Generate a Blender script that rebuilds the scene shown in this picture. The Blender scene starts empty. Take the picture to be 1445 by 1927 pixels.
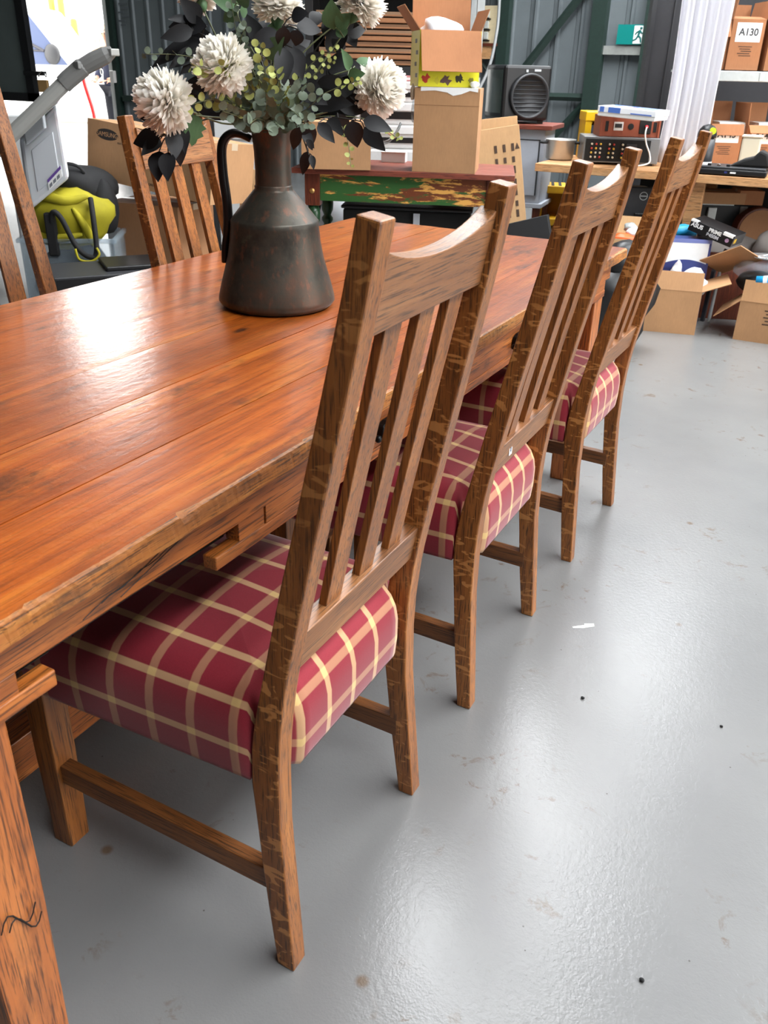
import bpy, bmesh, math, random
from math import sin, cos, pi, radians
from mathutils import Vector, Matrix, Euler
random.seed(7)
SC = bpy.context.scene
COL = SC.collection

# ------------------------------------------------------------------ camera
FPX, YAW, PITCH, ROLL = 1616.98, -0.4853, 0.477, 0.0265
CAM = Vector((0.6569, 0.9388, 1.2709))
_fw = Vector((sin(YAW)*cos(PITCH), cos(YAW)*cos(PITCH), -sin(PITCH)))
_r0 = Vector((cos(YAW), -sin(YAW), 0)); _u0 = _r0.cross(_fw)
_r = _r0*cos(ROLL) + _u0*sin(ROLL); _u = _u0*cos(ROLL) - _r0*sin(ROLL)
FH = Vector((sin(YAW), cos(YAW), 0)); RH = _r0
cam_d = bpy.data.cameras.new('camera'); cam = bpy.data.objects.new('camera', cam_d); COL.objects.link(cam)
cam_d.sensor_fit = 'HORIZONTAL'; cam_d.sensor_width = 36; cam_d.lens = FPX/1445*36
cam_d.clip_start = 0.02; cam_d.clip_end = 200
m3 = Matrix((_r, _u, -_fw)).transposed()
cam.matrix_world = Matrix.Translation(CAM) @ m3.to_4x4()
SC.camera = cam
cam_d.dof.use_dof = True; cam_d.dof.focus_distance = 1.9; cam_d.dof.aperture_fstop = 18.0

# ------------------------------------------------------------------ world, light, exposure
SKY_STRENGTH = 9.0
SKYLIGHT_STRENGTH = 25.0
w = bpy.data.worlds.new('world'); SC.world = w; w.use_nodes = True
w.node_tree.nodes['Background'].inputs[0].default_value = (1.0, 0.985, 0.96, 1)
w.node_tree.nodes['Background'].inputs[1].default_value = SKY_STRENGTH
SC.view_settings.view_transform = 'Standard'; SC.view_settings.look = 'None'
SC.view_settings.exposure = 0.0; SC.view_settings.gamma = 1.0; SC.view_settings.use_curve_mapping = False
def area(name, loc, rot, sx, sy, power, col=(1, 1, 1)):
    l = bpy.data.lights.new(name, 'AREA'); l.shape = 'RECTANGLE'; l.size = sx; l.size_y = sy; l.energy = power; l.color = col
    o = bpy.data.objects.new(name, l); COL.objects.link(o); o.location = loc; o.rotation_euler = rot
    return o

# ------------------------------------------------------------------ geometry helpers
def ray_at(px, py, F):
    """photograph pixel -> world point at horizontal distance F in front of the camera"""
    d = _fw + _r*((px-722.5)/FPX) - _u*((py-963.5)/FPX)
    return CAM + d*(F/d.dot(FH))
def ray_z(px, py, z):
    d = _fw + _r*((px-722.5)/FPX) - _u*((py-963.5)/FPX)
    return CAM + d*((z-CAM.z)/d.z)
def ray_y(px, py, Y):
    d = _fw + _r*((px-722.5)/FPX) - _u*((py-963.5)/FPX)
    return CAM + d*((Y-CAM.y)/d.y)
def V(*a): return Vector(a)
def setp(o, label=None, cat=None, group=None, kind=None):
    if label: o['label'] = label
    if cat: o['category'] = cat
    if group: o['group'] = group
    if kind: o['kind'] = kind
    return o
def mk(name, data, mat=None, parent=None):
    o = bpy.data.objects.new(name, data); COL.objects.link(o)
    if mat is not None and data is not None and not data.materials:
        for m in (mat if isinstance(mat, (list, tuple)) else [mat]): data.materials.append(m)
    if parent is not None: o.parent = parent
    return o
def obj(name, bm, mat, parent=None, smooth=False, bevel=0, seg=2):
    bmesh.ops.recalc_face_normals(bm, faces=bm.faces[:])
    me = bpy.data.meshes.new(name)
    if smooth:
        for f in bm.faces: f.smooth = True
    bm.to_mesh(me); bm.free()
    o = mk(name, me, mat, parent)
    if bevel:
        b = o.modifiers.new('bevel', 'BEVEL'); b.width = bevel; b.segments = seg; b.limit_method = 'ANGLE'; b.angle_limit = 0.6
        b.harden_normals = False
    return o
def thing(name, label, cat, loc=(0, 0, 0), rz=0, group=None, rot=None):
    o = bpy.data.objects.new(name, None); COL.objects.link(o)
    o.empty_display_size = 0.05; o.location = loc
    o.rotation_euler = rot if rot is not None else (0, 0, rz)
    return setp(o, label, cat, group)
def NB(): return bmesh.new()
def ab(bm, c, s, M=None):
    """axis aligned box: centre, size"""
    vs = []
    for z in (-.5, .5):
        for x, y in ((-.5, -.5), (.5, -.5), (.5, .5), (-.5, .5)):
            p = Vector((c[0]+x*s[0], c[1]+y*s[1], c[2]+z*s[2]))
            vs.append(bm.verts.new(M @ p if M is not None else p))
    for f in ((0, 3, 2, 1), (4, 5, 6, 7), (0, 1, 5, 4), (1, 2, 6, 5), (2, 3, 7, 6), (3, 0, 4, 7)):
        bm.faces.new([vs[i] for i in f])
    return vs
def b2(bm, lo, hi, M=None):
    return ab(bm, [(a+b)/2 for a, b in zip(lo, hi)], [b-a for a, b in zip(lo, hi)], M)
def box(name, lo, hi, mat, parent=None, bevel=0, M=None):
    bm = NB(); b2(bm, lo, hi, M); return obj(name, bm, mat, parent, bevel=bevel)
def tube(bm, pts, r, n=8, cap=True, rs=None, flat=None):
    pts = [Vector(p) for p in pts]; rings = []
    up = Vector((0, 0, 1)); prev = None
    for i, p in enumerate(pts):
        t = (pts[min(i+1, len(pts)-1)]-pts[max(i-1, 0)]).normalized()
        if prev is None:
            a = up if abs(t.dot(up)) < .9 else Vector((1, 0, 0))
            nx = (a - t*a.dot(t)).normalized()
        else:
            nx = (prev - t*prev.dot(t)).normalized()
        prev = nx; ny = t.cross(nx); rr = rs[i] if rs else r
        k = flat or 1
        rings.append([bm.verts.new(p + nx*(rr*cos(2*pi*j/n)) + ny*(rr*k*sin(2*pi*j/n))) for j in range(n)])
    for a, b in zip(rings, rings[1:]):
        for j in range(n): bm.faces.new((a[j], a[(j+1) % n], b[(j+1) % n], b[j]))
    if cap: bm.faces.new(rings[0][::-1]); bm.faces.new(rings[-1])
    return rings
def lathe(bm, prof, n=48, c=(0, 0, 0), cap0=True, cap1=True):
    rings = []
    for r, z in prof:
        rings.append([bm.verts.new((c[0]+r*cos(2*pi*j/n), c[1]+r*sin(2*pi*j/n), c[2]+z)) for j in range(n)])
    for a, b in zip(rings, rings[1:]):
        for j in range(n): bm.faces.new((a[j], a[(j+1) % n], b[(j+1) % n], b[j]))
    if cap0: bm.faces.new(rings[0][::-1])
    if cap1: bm.faces.new(rings[-1])
    return rings
def prism(bm, poly, axis, a, b, M=None):
    """extrude 2-D polygon along axis ('x','y','z') from a to b"""
    def P(q, t):
        v = {'x': (t, q[0], q[1]), 'y': (q[0], t, q[1]), 'z': (q[0], q[1], t)}[axis]
        v = Vector(v); return M @ v if M is not None else v
    A = [bm.verts.new(P(q, a)) for q in poly]; B = [bm.verts.new(P(q, b)) for q in poly]
    n = len(poly)
    bm.faces.new(A[::-1]); bm.faces.new(B)
    for i in range(n): bm.faces.new((A[i], A[(i+1) % n], B[(i+1) % n], B[i]))
def lerp(x, xs, ys):
    if x <= xs[0]: return ys[0]
    for i in range(1, len(xs)):
        if x <= xs[i]:
            t = (x-xs[i-1])/(xs[i]-xs[i-1]); return ys[i-1]+(ys[i]-ys[i-1])*t
    return ys[-1]
def text(name, s, size, mat, parent, M, align='CENTER', bold=0.0):
    cu = bpy.data.curves.new(name, 'FONT'); cu.body = s; cu.size = size; cu.align_x = align; cu.align_y = 'CENTER'
    cu.extrude = 0.0004; cu.offset = bold
    t = bpy.data.objects.new('tmp', cu); COL.objects.link(t)
    bpy.context.view_layer.update()
    me = bpy.data.meshes.new_from_object(t.evaluated_get(bpy.context.evaluated_depsgraph_get()))
    bpy.data.objects.remove(t); bpy.data.curves.remove(cu)
    me.transform(M); me.materials.clear()
    return mk(name, me, mat, parent)
def Mloc(loc, rot=(0, 0, 0)):
    return Matrix.Translation(Vector(loc)) @ Euler(rot).to_matrix().to_4x4()
def copytree(o, parent=None):
    c = o.copy(); COL.objects.link(c); c.parent = parent
    for ch in list(o.children): copytree(ch, c)
    return c

# ------------------------------------------------------------------ materials
def s2l(c):
    c = c/255
    return c/12.92 if c <= .04045 else ((c+.055)/1.055)**2.4
def rgb(r, g, b): return (s2l(r), s2l(g), s2l(b), 1)
class NT:
    def __init__(s, name):
        s.m = bpy.data.materials.new(name); s.m.use_nodes = True; s.t = s.m.node_tree; s.n = s.t.nodes
        s.b = s.n['Principled BSDF']
    def add(s, typ, **kw):
        nd = s.n.new(typ)
        for k, v in kw.items(): setattr(nd, k, v)
        return nd
    def put(s, sock, v):
        if hasattr(v, 'is_output'): s.t.links.new(v, sock)
        else: sock.default_value = v
    def obj(s, scale=(1, 1, 1), rand=True, src='Object', rot=(0, 0, 0)):
        tc = s.add('ShaderNodeTexCoord'); mp = s.add('ShaderNodeMapping'); mp.inputs['Scale'].default_value = scale
        mp.inputs['Rotation'].default_value = rot
        s.t.links.new(tc.outputs[src], mp.inputs[0])
        if rand:
            oi = s.add('ShaderNodeObjectInfo'); mu = s.add('ShaderNodeMath', operation='MULTIPLY'); mu.inputs[1].default_value = 37.0
            s.t.links.new(oi.outputs['Random'], mu.inputs[0]); s.t.links.new(mu.outputs[0], mp.inputs['Location'])
        return mp.outputs[0]
    def noise(s, vec, scale=1, detail=4, rough=.55, dist=0):
        nd = s.add('ShaderNodeTexNoise'); s.t.links.new(vec, nd.inputs['Vector'])
        nd.inputs['Scale'].default_value = scale; nd.inputs['Detail'].default_value = detail
        nd.inputs['Roughness'].default_value = rough; nd.inputs['Distortion'].default_value = dist
        return nd.outputs['Fac']
    def voro(s, vec, scale=1, feature='F1'):
        nd = s.add('ShaderNodeTexVoronoi', feature=feature); s.t.links.new(vec, nd.inputs['Vector']); nd.inputs['Scale'].default_value = scale
        return nd.outputs['Distance']
    def ramp(s, fac, stops):
        nd = s.add('ShaderNodeValToRGB'); el = nd.color_ramp.elements
        while len(el) < len(stops): el.new(.5)
        for e, (p, c) in zip(el, stops):
            e.position = p; e.color = c if isinstance(c, tuple) else (c, c, c, 1)
        s.t.links.new(fac, nd.inputs[0]); return nd.outputs[0]
    def mix(s, fac, a, b, mode='MIX'):
        nd = s.add('ShaderNodeMix', data_type='RGBA', blend_type=mode)
        s.put(nd.inputs[0], fac); s.put(nd.inputs[6], a); s.put(nd.inputs[7], b); return nd.outputs[2]
    def math(s, op, a, b=0, c=None):
        nd = s.add('ShaderNodeMath', operation=op); s.put(nd.inputs[0], a); s.put(nd.inputs[1], b)
        if c is not None: s.put(nd.inputs[2], c)
        return nd.outputs[0]
    def bump(s, h, strength=.3, dist=.001, normal=None):
        nd = s.add('ShaderNodeBump'); nd.inputs['Strength'].default_value = strength; nd.inputs['Distance'].default_value = dist
        s.t.links.new(h, nd.inputs['Height'])
        if normal is not None: s.t.links.new(normal, nd.inputs['Normal'])
        return nd.outputs[0]
    def set(s, **kw):
        nm = dict(color='Base Color', rough='Roughness', metal='Metallic', spec='Specular IOR Level', coat='Coat Weight', coatr='Coat Roughness',
                  trans='Transmission Weight', alpha='Alpha', normal='Normal', coatn='Coat Normal', ior='IOR', sub='Subsurface Weight', sheen='Sheen Weight',
                  emit='Emission Color', emits='Emission Strength')
        for k, v in kw.items(): s.put(s.b.inputs[nm[k]], v)
        return s
_mc = {}
def plain(name, c, rough=.5, metal=0, var=.0, bump=0, scale=30, **kw):
    """simple procedural paint / plastic: slight mottling of one colour"""
    key = (name, c, rough, metal)
    if key in _mc: return _mc[key]
    t = NT(name); col = rgb(*c)
    v = t.obj((1, 1, 1))
    n = t.noise(v, scale, 5, .6)
    if var:
        d = tuple(x*(1-var) for x in col[:3])+(1,); l = tuple(min(1, x*(1+var)) for x in col[:3])+(1,)
        t.set(color=t.ramp(n, [(.3, d), (.7, l)]))
    else: t.set(color=col)
    t.set(rough=rough, metal=metal, **kw)
    if bump: t.set(normal=t.bump(n, bump, .002))
    _mc[key] = t.m
    return t.m
def wood(name, dark, mid, light, axis, rough=.4, coat=.0, flake=False, worn=0.0, stain=0.0, fine=1.0, big=1.0, coatr=.15, bumps=.25, scratch=0.0, pore=.75):
    t = NT(name)
    def sc(a, l):  # a across grain, l along
        return tuple(l if i == 'xyz'.index(axis) else a for i in range(3))
    g = t.noise(t.obj(sc(38*big, 2.2*big)), 1, 6, .6, .6)
    col = t.ramp(g, [(.25, rgb(*dark)), (.5, rgb(*mid)), (.78, rgb(*light))])
    blot = t.noise(t.obj(sc(7, 1.6)), 1, 4, .6)
    col = t.mix(t.ramp(blot, [(.35, .55), (.65, 0.0)]), col, rgb(*dark))
    pores = t.noise(t.obj(sc(420*fine, 14*fine)), 1, 3, .6)
    pm = t.ramp(pores, [(.38, 1.0), (.49, 0.0)])
    pd = tuple(int(x*.38) for x in dark)
    col = t.mix(t.math('MULTIPLY', pm, pore), col, rgb(*pd))
    if flake:
        others = [i for i in range(3) if i != 'xyz'.index(axis)]
        fs = [0, 0, 0]; fs['xyz'.index(axis)] = 54
        for i in others: fs[i] = 20
        f = t.noise(t.obj(tuple(fs)), 1, 2, .5, 1.4)
        fm = t.ramp(f, [(.57, 0.0), (.62, 1.0)])
        area_ = t.ramp(t.noise(t.obj((5, 5, 4)), 1, 2), [(.32, 0.0), (.46, 1.0)])
        col = t.mix(t.math('MULTIPLY', t.math('MULTIPLY', fm, area_), .7), col, rgb(min(255, light[0]+22), min(255, light[1]+22), light[2]+20))
    if stain:
        st = t.noise(t.obj(sc(11, 4)), 1, 7, .68, .3)
        col = t.mix(t.math('MULTIPLY', t.ramp(st, [(.56, 0.0), (.68, 1.0)]), stain), col, rgb(38, 26, 20))
        kn = t.voro(t.obj(sc(8, 3.2)), 1)
        col = t.mix(t.ramp(kn, [(.045, .85), (.10, 0.0)]), col, rgb(30, 20, 16))
    h = t.mix(.5, g, pores)
    nrm = t.bump(h, bumps, .0015)
    r = rough
    if scratch:
        lo = t.noise(t.obj((9, 6, 9)), 1, 5, .65)
        r = rough
        dn = t.noise(t.obj((55, 32, 55)), 1, 4, .6, .5)
        nrm = t.bump(dn, scratch, .003, nrm)
        sc_n = t.noise(t.obj((130, 420, 50), rot=(0, 0, .6)), 1, 2, .5)
        col = t.mix(t.ramp(sc_n, [(.70, 0.0), (.76, .35)]), col, rgb(225, 160, 100))
    t.set(color=col, rough=r, coat=coat, coatr=coatr, normal=nrm)
    if coat: t.set(coatn=t.bump(t.noise(t.obj((70, 40, 70)), 1, 4, .6), .25 if scratch else .1, .002))
    return t.m
# ------------------------------------------------------------------ the shed
def floor_mat():
    t = NT('epoxy_floor')
    v = t.obj((1, 1, 1), rand=False)
    big = t.noise(v, 1.3, 5, .6)
    col = t.ramp(big, [(.3, rgb(108, 108, 108)), (.7, rgb(120, 120, 119))])
    dirt = t.noise(v, 24, 8, .7, .2)
    col = t.mix(t.ramp(dirt, [(.62, 0.0), (.80, .4)]), col, rgb(108, 96, 80))
    scuff = t.noise(t.obj((9, 34, 9), rand=False, rot=(0, 0, .5)), 1, 5, .7)
    col = t.mix(t.ramp(scuff, [(.74, 0.0), (.82, .35)]), col, rgb(96, 86, 74))
    st1 = t.noise(v, 16, 7, .68, .5); st2 = t.noise(v, 2.6, 2)
    col = t.mix(t.math('MULTIPLY', t.ramp(st1, [(.58, 0.0), (.66, .7)]), t.ramp(st2, [(.50, 0.0), (.60, 1.0)])), col, rgb(92, 76, 58))
    sw = t.noise(t.obj((40, 7, 20), rand=False, rot=(0, 0, 1.1)), 1, 6, .7)
    col = t.mix(t.math('MULTIPLY', t.ramp(sw, [(.68, 0.0), (.76, .45)]), t.ramp(t.noise(v, 3.3, 3), [(.5, 0.0), (.6, 1.0)])), col, rgb(160, 160, 158))
    spots = t.voro(v, 5.5)
    sp2 = t.noise(v, 3.1, 2)
    m = t.math('MULTIPLY', t.ramp(spots, [(.035, .8), (.075, 0.0)]), t.ramp(sp2, [(.46, 0.0), (.52, 1.0)]))
    col = t.mix(m, col, rgb(90, 72, 52))
    dots = t.voro(v, 17)
    col = t.mix(t.ramp(dots, [(.02, .75), (.035, 0.0)]), col, rgb(56, 52, 46))
    peel = t.noise(v, 95, 3, .55); peel2 = t.noise(v, 260, 3, .5)
    n = t.bump(t.mix(.35, peel, peel2), .5, .0016)
    n = t.bump(t.ramp(t.voro(v, 70), [(.05, 1.0), (.12, 0.0)]), .12, .002, n)
    rr = .26
    t.set(color=col, rough=rr, normal=n, spec=.5)
    return t.m
M_floor = floor_mat()
M_sheet = plain('grey_sheet_steel', (100, 107, 110), .5, .1, .10, .05, 3)
M_green = plain('dark_green_paint', (26, 44, 38), .5, 0, .15)
M_black = plain('black_plastic', (18, 18, 20), .42, 0, .2)
M_blackm = plain('matte_black', (12, 12, 13), .8, 0, .2)
M_white = plain('white_paint', (232, 232, 230), .5, 0, .03)
M_ceil = plain('roof_sheet', (84, 86, 88), .6, 0, .08)
M_conc = plain('outdoor_concrete', (205, 203, 198), .8, 0, .06)

def structure(name, lo, hi, mat): return setp(box(name, lo, hi, mat), kind='structure')
X0, X1, Y0, Y1, ZR = -14.0, 6.5, -4.0, 11.5, 5.0
structure('floor', (X0, Y0, -.15), (X1, Y1, 0), M_floor)
structure('trim_1', (-60, Y1, -.20), (60, 70, -.02), M_conc)   # yard outside the doorway
DX0, DX1 = -12.6, -9.53
def wall(name, label_lo, hi): return structure(name, label_lo, hi, M_sheet)
# back wall: sheet backing with separate ribbed panels, an opening for the doorway
wb = structure('wall_back', (DX1, Y1, 0), (X1, Y1+.06, ZR), M_sheet)
wb2 = box('wall_sheet', (X0, Y1, 0), (DX0, Y1+.06, ZR), M_sheet, wb)
box('door_head', (DX0, Y1, 4.9), (DX1, Y1+.06, ZR), M_sheet, wb)
PW = .27
pm = None; x = DX1+.1
while x < X1-PW:
    if pm is None:
        bm = NB()
        prism(bm, [(0.004, 0), (.045, -.004), (.06, -.03), (.085, -.03), (.10, -.004), (PW-.004, 0), (PW-.004, .01), (.004, .01)], 'z', 0.0, ZR-.02)
        pm = obj('wall_panel', bm, M_sheet, wb); po = pm
    else:
        po = pm.copy(); COL.objects.link(po)
    po.location = (x, Y1-.011, 0); x += PW
# green steel frame standing in front of the sheeting
def post(x, wdt=.11, y=Y1-.12, name='steel_post'):
    return box(name, (x-wdt/2, y-.06, 0), (x+wdt/2, y+.06, ZR), M_green, wb)
pA = ray_y(1122, 100, Y1-.1); post(pA.x, .16)
pB = ray_y(950, 60, Y1-.1); post(pB.x, .12)
pC = ray_y(1222, 60, Y1-.1); post(pC.x, .10)
def bar(name, a, b, r, mat, parent=None, n=4):
    bm = NB(); tube(bm, [a, b], r, n); return obj(name, bm, mat, parent)
bar('brace', ray_y(985, 130, Y1-.12), ray_y(1180, -120, Y1-.12), .045, M_green, wb)
bar('brace', ray_y(1015, 181, Y1-.12), ray_y(1112, 184, Y1-.12), .04, M_green, wb)
bar('brace', ray_y(1015, 285, Y1-.1), ray_y(1108, 186, Y1-.1), .04, M_green, wb)
bar('brace', ray_y(893, 100, Y1-.1), ray_y(925, 145, Y1-.1), .02, M_green, wb)
M_girt = plain('galvanised_girt', (150, 152, 148), .5, .3, .08)
g0 = ray_y(1130, 86, Y1-.1); g1 = ray_y(1216, 104, Y1-.1)
box('girt', (g0.x, Y1-.13, g1.z), (g1.x, Y1-.03, g0.z), M_girt, wb)
g2 = ray_y(230, 182, Y1-.1); g3 = ray_y(400, 192, Y1-.1)
box('girt', (g2.x, Y1-.1, g2.z-.06), (g3.x, Y1-.02, g2.z+.02), M_green, wb)
# faint pencilled notes on the sheeting beside the doorway
M_note = plain('pencil_marks', (84, 90, 95), .8)
for k in range(6):
    p = ray_y(222+(k % 2)*5, 6+8*k, Y1-.05)
    box('pencil_note', (p.x, Y1-.047, p.z-.015), (p.x+.16-.03*(k % 3), Y1-.044, p.z+.002), M_note, wb)
# other walls and roof (outside the picture)
M_dwall = plain('dark_sheet_steel', (66, 70, 72), .6, 0, .1)
structure('wall_left', (X0-.1, Y0, 0), (X0, Y1, ZR), M_dwall)
structure('wall_front', (X0, Y0-.1, 0), (X1, Y0, ZR), M_dwall)
wr = structure('wall_right', (X1, 6.7, 0), (X1+.1, Y1, ZR), M_sheet)
box('wall_sheet', (X1, Y0, 0), (X1+.1, 2.5, ZR), M_sheet, wr)
box('door_head', (X1, 2.5, 3.4), (X1+.1, 6.7, ZR), M_sheet, wr)
structure('trim_2', (X1, -40, -.2), (60, Y1, -.02), plain('grey_asphalt', (110, 110, 110), .9, 0, .08))   # apron outside the roller door
# roof with translucent daylight sheets between the steel sheets
SKY = [(-1.7, -.2), (2.4, 3.8)]
M_sky = NT('translucent_roof_sheet'); M_sky.set(color=(.9, .95, 1, 1), emit=(.95, .98, 1.0, 1), emits=SKYLIGHT_STRENGTH); M_sky = M_sky.m
edges = [X0] + [e for s in SKY for e in s] + [X1]
ceil = None
for a, b in zip(edges[0::2], edges[1::2]):
    bm = NB(); b2(bm, (a, Y0, ZR), (b, Y1, ZR+.05))
    if ceil is None: ceil = setp(obj('ceiling', bm, M_ceil), kind='structure')
    else: obj('roof_sheet', bm, M_ceil, ceil)
for i, (a, b) in enumerate(SKY):
    structure('window_%d' % (i+1), (a, 4.4 if i == 0 else -.5, ZR), (b, Y1, ZR+.03), M_sky)
    if i == 0: box('roof_sheet', (a, Y0, ZR), (b, 4.4, ZR+.05), M_ceil, ceil)
    else: box('roof_sheet', (a, Y0, ZR), (b, -.5, ZR+.05), M_ceil, ceil)
# doorway: pale frame with a lock keeper, sliding leaf hung at the left
jm = setp(box('door_1', (DX1-.09, Y1-.06, 0), (DX1+.01, Y1+.08, 4.9), M_white), kind='structure')
box('jamb_edge', (DX1+.01, Y1-.09, 0), (DX1+.09, Y1-.01, 4.9), M_green, jm)
p = ray_y(222, 143, Y1)
box('lock_keeper', (p.x-.03, Y1-.14, p.z-.09), (p.x+.05, Y1-.06, p.z+.07), plain('keeper_plate', (222, 218, 214), .4), jm, bevel=.01)
LY = 9.6
q0 = ray_y(-60, 0, LY); q1 = ray_y(71, 192, LY); q2 = ray_y(58, 120, LY)
leaf = setp(box('door_2', (q0.x, LY, q1.z+.1), (q1.x-.1, LY+.03, 3.7), plain('grey_leaf', (98, 108, 106), .4, .1, .12, 0, 2)), kind='structure')
for lo, hi in (((q1.x-.13, LY-.03, q1.z), (q1.x, LY+.05, 3.7)), ((q0.x, LY-.03, q1.z), (q1.x, LY+.05, q1.z+.10)), ((q0.x, LY-.03, 3.6), (q1.x, LY+.05, 5.0))):
    box('leaf_frame', lo, hi, M_black, leaf)
hz_ = ray_y(76, 139, LY-.05)
box('hasp', (q1.x-.08, LY-.09, hz_.z-.02), (hz_.x+.09, LY-.03, hz_.z+.03), M_black, leaf)
# ------------------------------------------------------------------ long refectory table
TZ = .775
TW = dict(dark=(122, 54, 12), mid=(182, 90, 24), light=(212, 128, 48))
M_plank = wood('varnished_pine', TW['dark'], TW['mid'], TW['light'], 'y', rough=.34, coat=1.0, coatr=.20, stain=.75, fine=.8, scratch=.34, bumps=.3, pore=.4)
M_apron = wood('worn_pine', (116, 58, 18), (170, 94, 34), (200, 126, 58), 'y', rough=.48, coat=.15, coatr=.3, stain=.8, fine=.8, bumps=.5)
M_tleg = wood('pine_leg', (134, 70, 28), (178, 102, 46), (200, 126, 66), 'z', rough=.42, coat=.2, coatr=.3, stain=.35, fine=.9, bumps=.4)
M_chip = wood('bare_chipped_wood', (104, 58, 20), (178, 106, 38), (214, 156, 80), 'y', rough=.6, stain=.9, bumps=.7)
tb = thing('dining_table', 'long varnished pine dining table with worn plank top and chipped edge', 'table', (-.5, 2.5, 0))
def T(lo, hi):  # world -> table local
    return (lo[0]+.5, lo[1]-2.5, lo[2]), (hi[0]+.5, hi[1]-2.5, hi[2])
YA, YB = 1.20, 3.815
seams = [-1.02, -.872, -.672, -.512, -.336, -.168, 0.0]
for i, (a, b) in enumerate(zip(seams, seams[1:])):
    bm = NB(); n = 60; g = .0007; rows = []
    rnd = random.Random(20+i)
    wob = [0]*(n+1)
    for k in range(n+1):
        y = YA+(YB-YA)*k/n
        da = .0005*sin(k*1.7+i)+rnd.uniform(-.0004, .0004); sag = .0006*sin(y*2.1+i*1.3)
        za, zb = TZ+sag-.0003, TZ+sag-.0003
        x0, x1 = a+g+da*.6, b-g-abs(da)*.5
        z0 = TZ-.030
        rows.append([bm.verts.new((x+.5, y-2.5, z)) for x, z in ((x0, z0), (x0, za), (x0+.02, TZ+sag), ((x0+x1)/2, TZ+sag), (x1-.02, TZ+sag), (x1, zb), (x1, z0))])
    for r0, r1 in zip(rows, rows[1:]):
        for j in range(7): bm.faces.new((r0[j], r0[(j+1) % 7], r1[(j+1) % 7], r1[j]))
    bm.faces.new(rows[0]); bm.faces.new(rows[-1][::-1])
    if i < 5:
        obj('plank', bm, M_plank, tb)
    else:
        bm.free()
        # edge plank with a chipped arris
        bm = NB(); n = 420; rows = []; rnd = random.Random(5)
        chip = 0
        for k in range(n+1):
            y = YA+(YB-YA)*k/n
            if rnd.random() < .05: chip = rnd.uniform(.003, .011)*(1.3 if 1.6 < y < 2.1 else .7)
            chip *= .72; ch = .0035+chip+rnd.uniform(0, .0015)
            sag = .0006*sin(y*2.1+i*1.3)
            pts = ((a+g, TZ-.030), (a+g, TZ+sag-.0003), (a+g+.02, TZ+sag), (-.09, TZ+sag), (-ch-.002, TZ+sag-.001), (-ch*.35, TZ-ch*.7), (-.0005+rnd.uniform(-.001, .0005), TZ-ch-.004), (.001*sin(k*.3), TZ-.030))
            rows.append([bm.verts.new((x+.5, y-2.5, z)) for x, z in pts])
        m = len(rows[0])
        for r0, r1 in zip(rows, rows[1:]):
            for j in range(m):
                f = bm.faces.new((r0[j], r0[(j+1) % m], r1[(j+1) % m], r1[j]))
                f.material_index = 1 if j in (4, 5, 6) else 0
        bm.faces.new(rows[0]); bm.faces.new(rows[-1][::-1])
        obj('plank', bm, [M_plank, M_chip], tb)
def tp(name, lo, hi, mat, bevel=.002):
    l, h = T(lo, hi); return box(name, l, h, mat, tb, bevel=bevel)
# aprons: upper rail, drawer fronts with dark seams, lower strip cut away for a missing drawer
tp('apron_rail', (-.052, 1.30, .690), (-.026, 3.74, .746), M_apron)
tp('apron_block', (-.052, 1.24, .650), (-.028, 1.405, .690), M_apron)
tp('apron_strip', (-.050, 1.24, .640), (-.026, 1.452, .662), M_apron)
tp('apron_strip', (-.050, 1.738, .640), (-.026, 3.70, .661), M_apron)
tp('apron_block', (-.052, 1.794, .660), (-.028, 1.856, .692), M_apron, .001)
d1 = tp('drawer_front', (-.050, 1.8585, .662), (-.0265, 2.56, .7135), M_apron, .001)
d2 = tp('drawer_front', (-.050, 2.565, .662), (-.0265, 3.30, .7135), M_apron, .001)
tp('apron_block', (-.052, 3.305, .650), (-.028, 3.70, .690), M_apron, .001)
tp('recess_shade', (-.066, 1.700, .6615), (-.056, 1.794, .690), M_blackm, 0)  # black boards added here stand in for the shade inside the apron recess
tp('recess_shade', (-.066, 1.405, .6625), (-.056, 1.470, .690), M_blackm, 0)
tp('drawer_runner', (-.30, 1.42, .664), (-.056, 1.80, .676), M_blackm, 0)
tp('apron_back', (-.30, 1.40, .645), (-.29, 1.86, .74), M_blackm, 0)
M_iron = plain('black_iron', (14, 14, 15), .45, .6)
def cup(y, z, parent):
    bm = NB()
    prism(bm, [(y-2.5-.035, z-.016), (y-2.5+.035, z-.016), (y-2.5+.03, z+.012), (y-2.5+.012, z+.018), (y-2.5-.012, z+.018), (y-2.5-.03, z+.012)], 'x', .474, .489)
    o = obj('drawer_pull', bm, M_iron, parent, bevel=.003)
    bm = NB(); bmesh.ops.create_uvsphere(bm, u_segments=10, v_segments=6, radius=.007, matrix=Matrix.Translation((.486, y-2.5-.045, z-.006)))
    obj('pull_rivet', bm, M_iron, parent, smooth=True)
cup(2.227, .692, d1); cup(2.90, .692, d2)
tp('apron_rail', (-.994, 1.30, .645), (-.968, 3.74, .746), M_apron)
tp('end_apron', (-.98, 1.24, .645), (-.04, 1.262, .746), M_tleg)
tp('end_apron', (-.98, 3.72, .645), (-.04, 3.742, .746), M_tleg)
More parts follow.
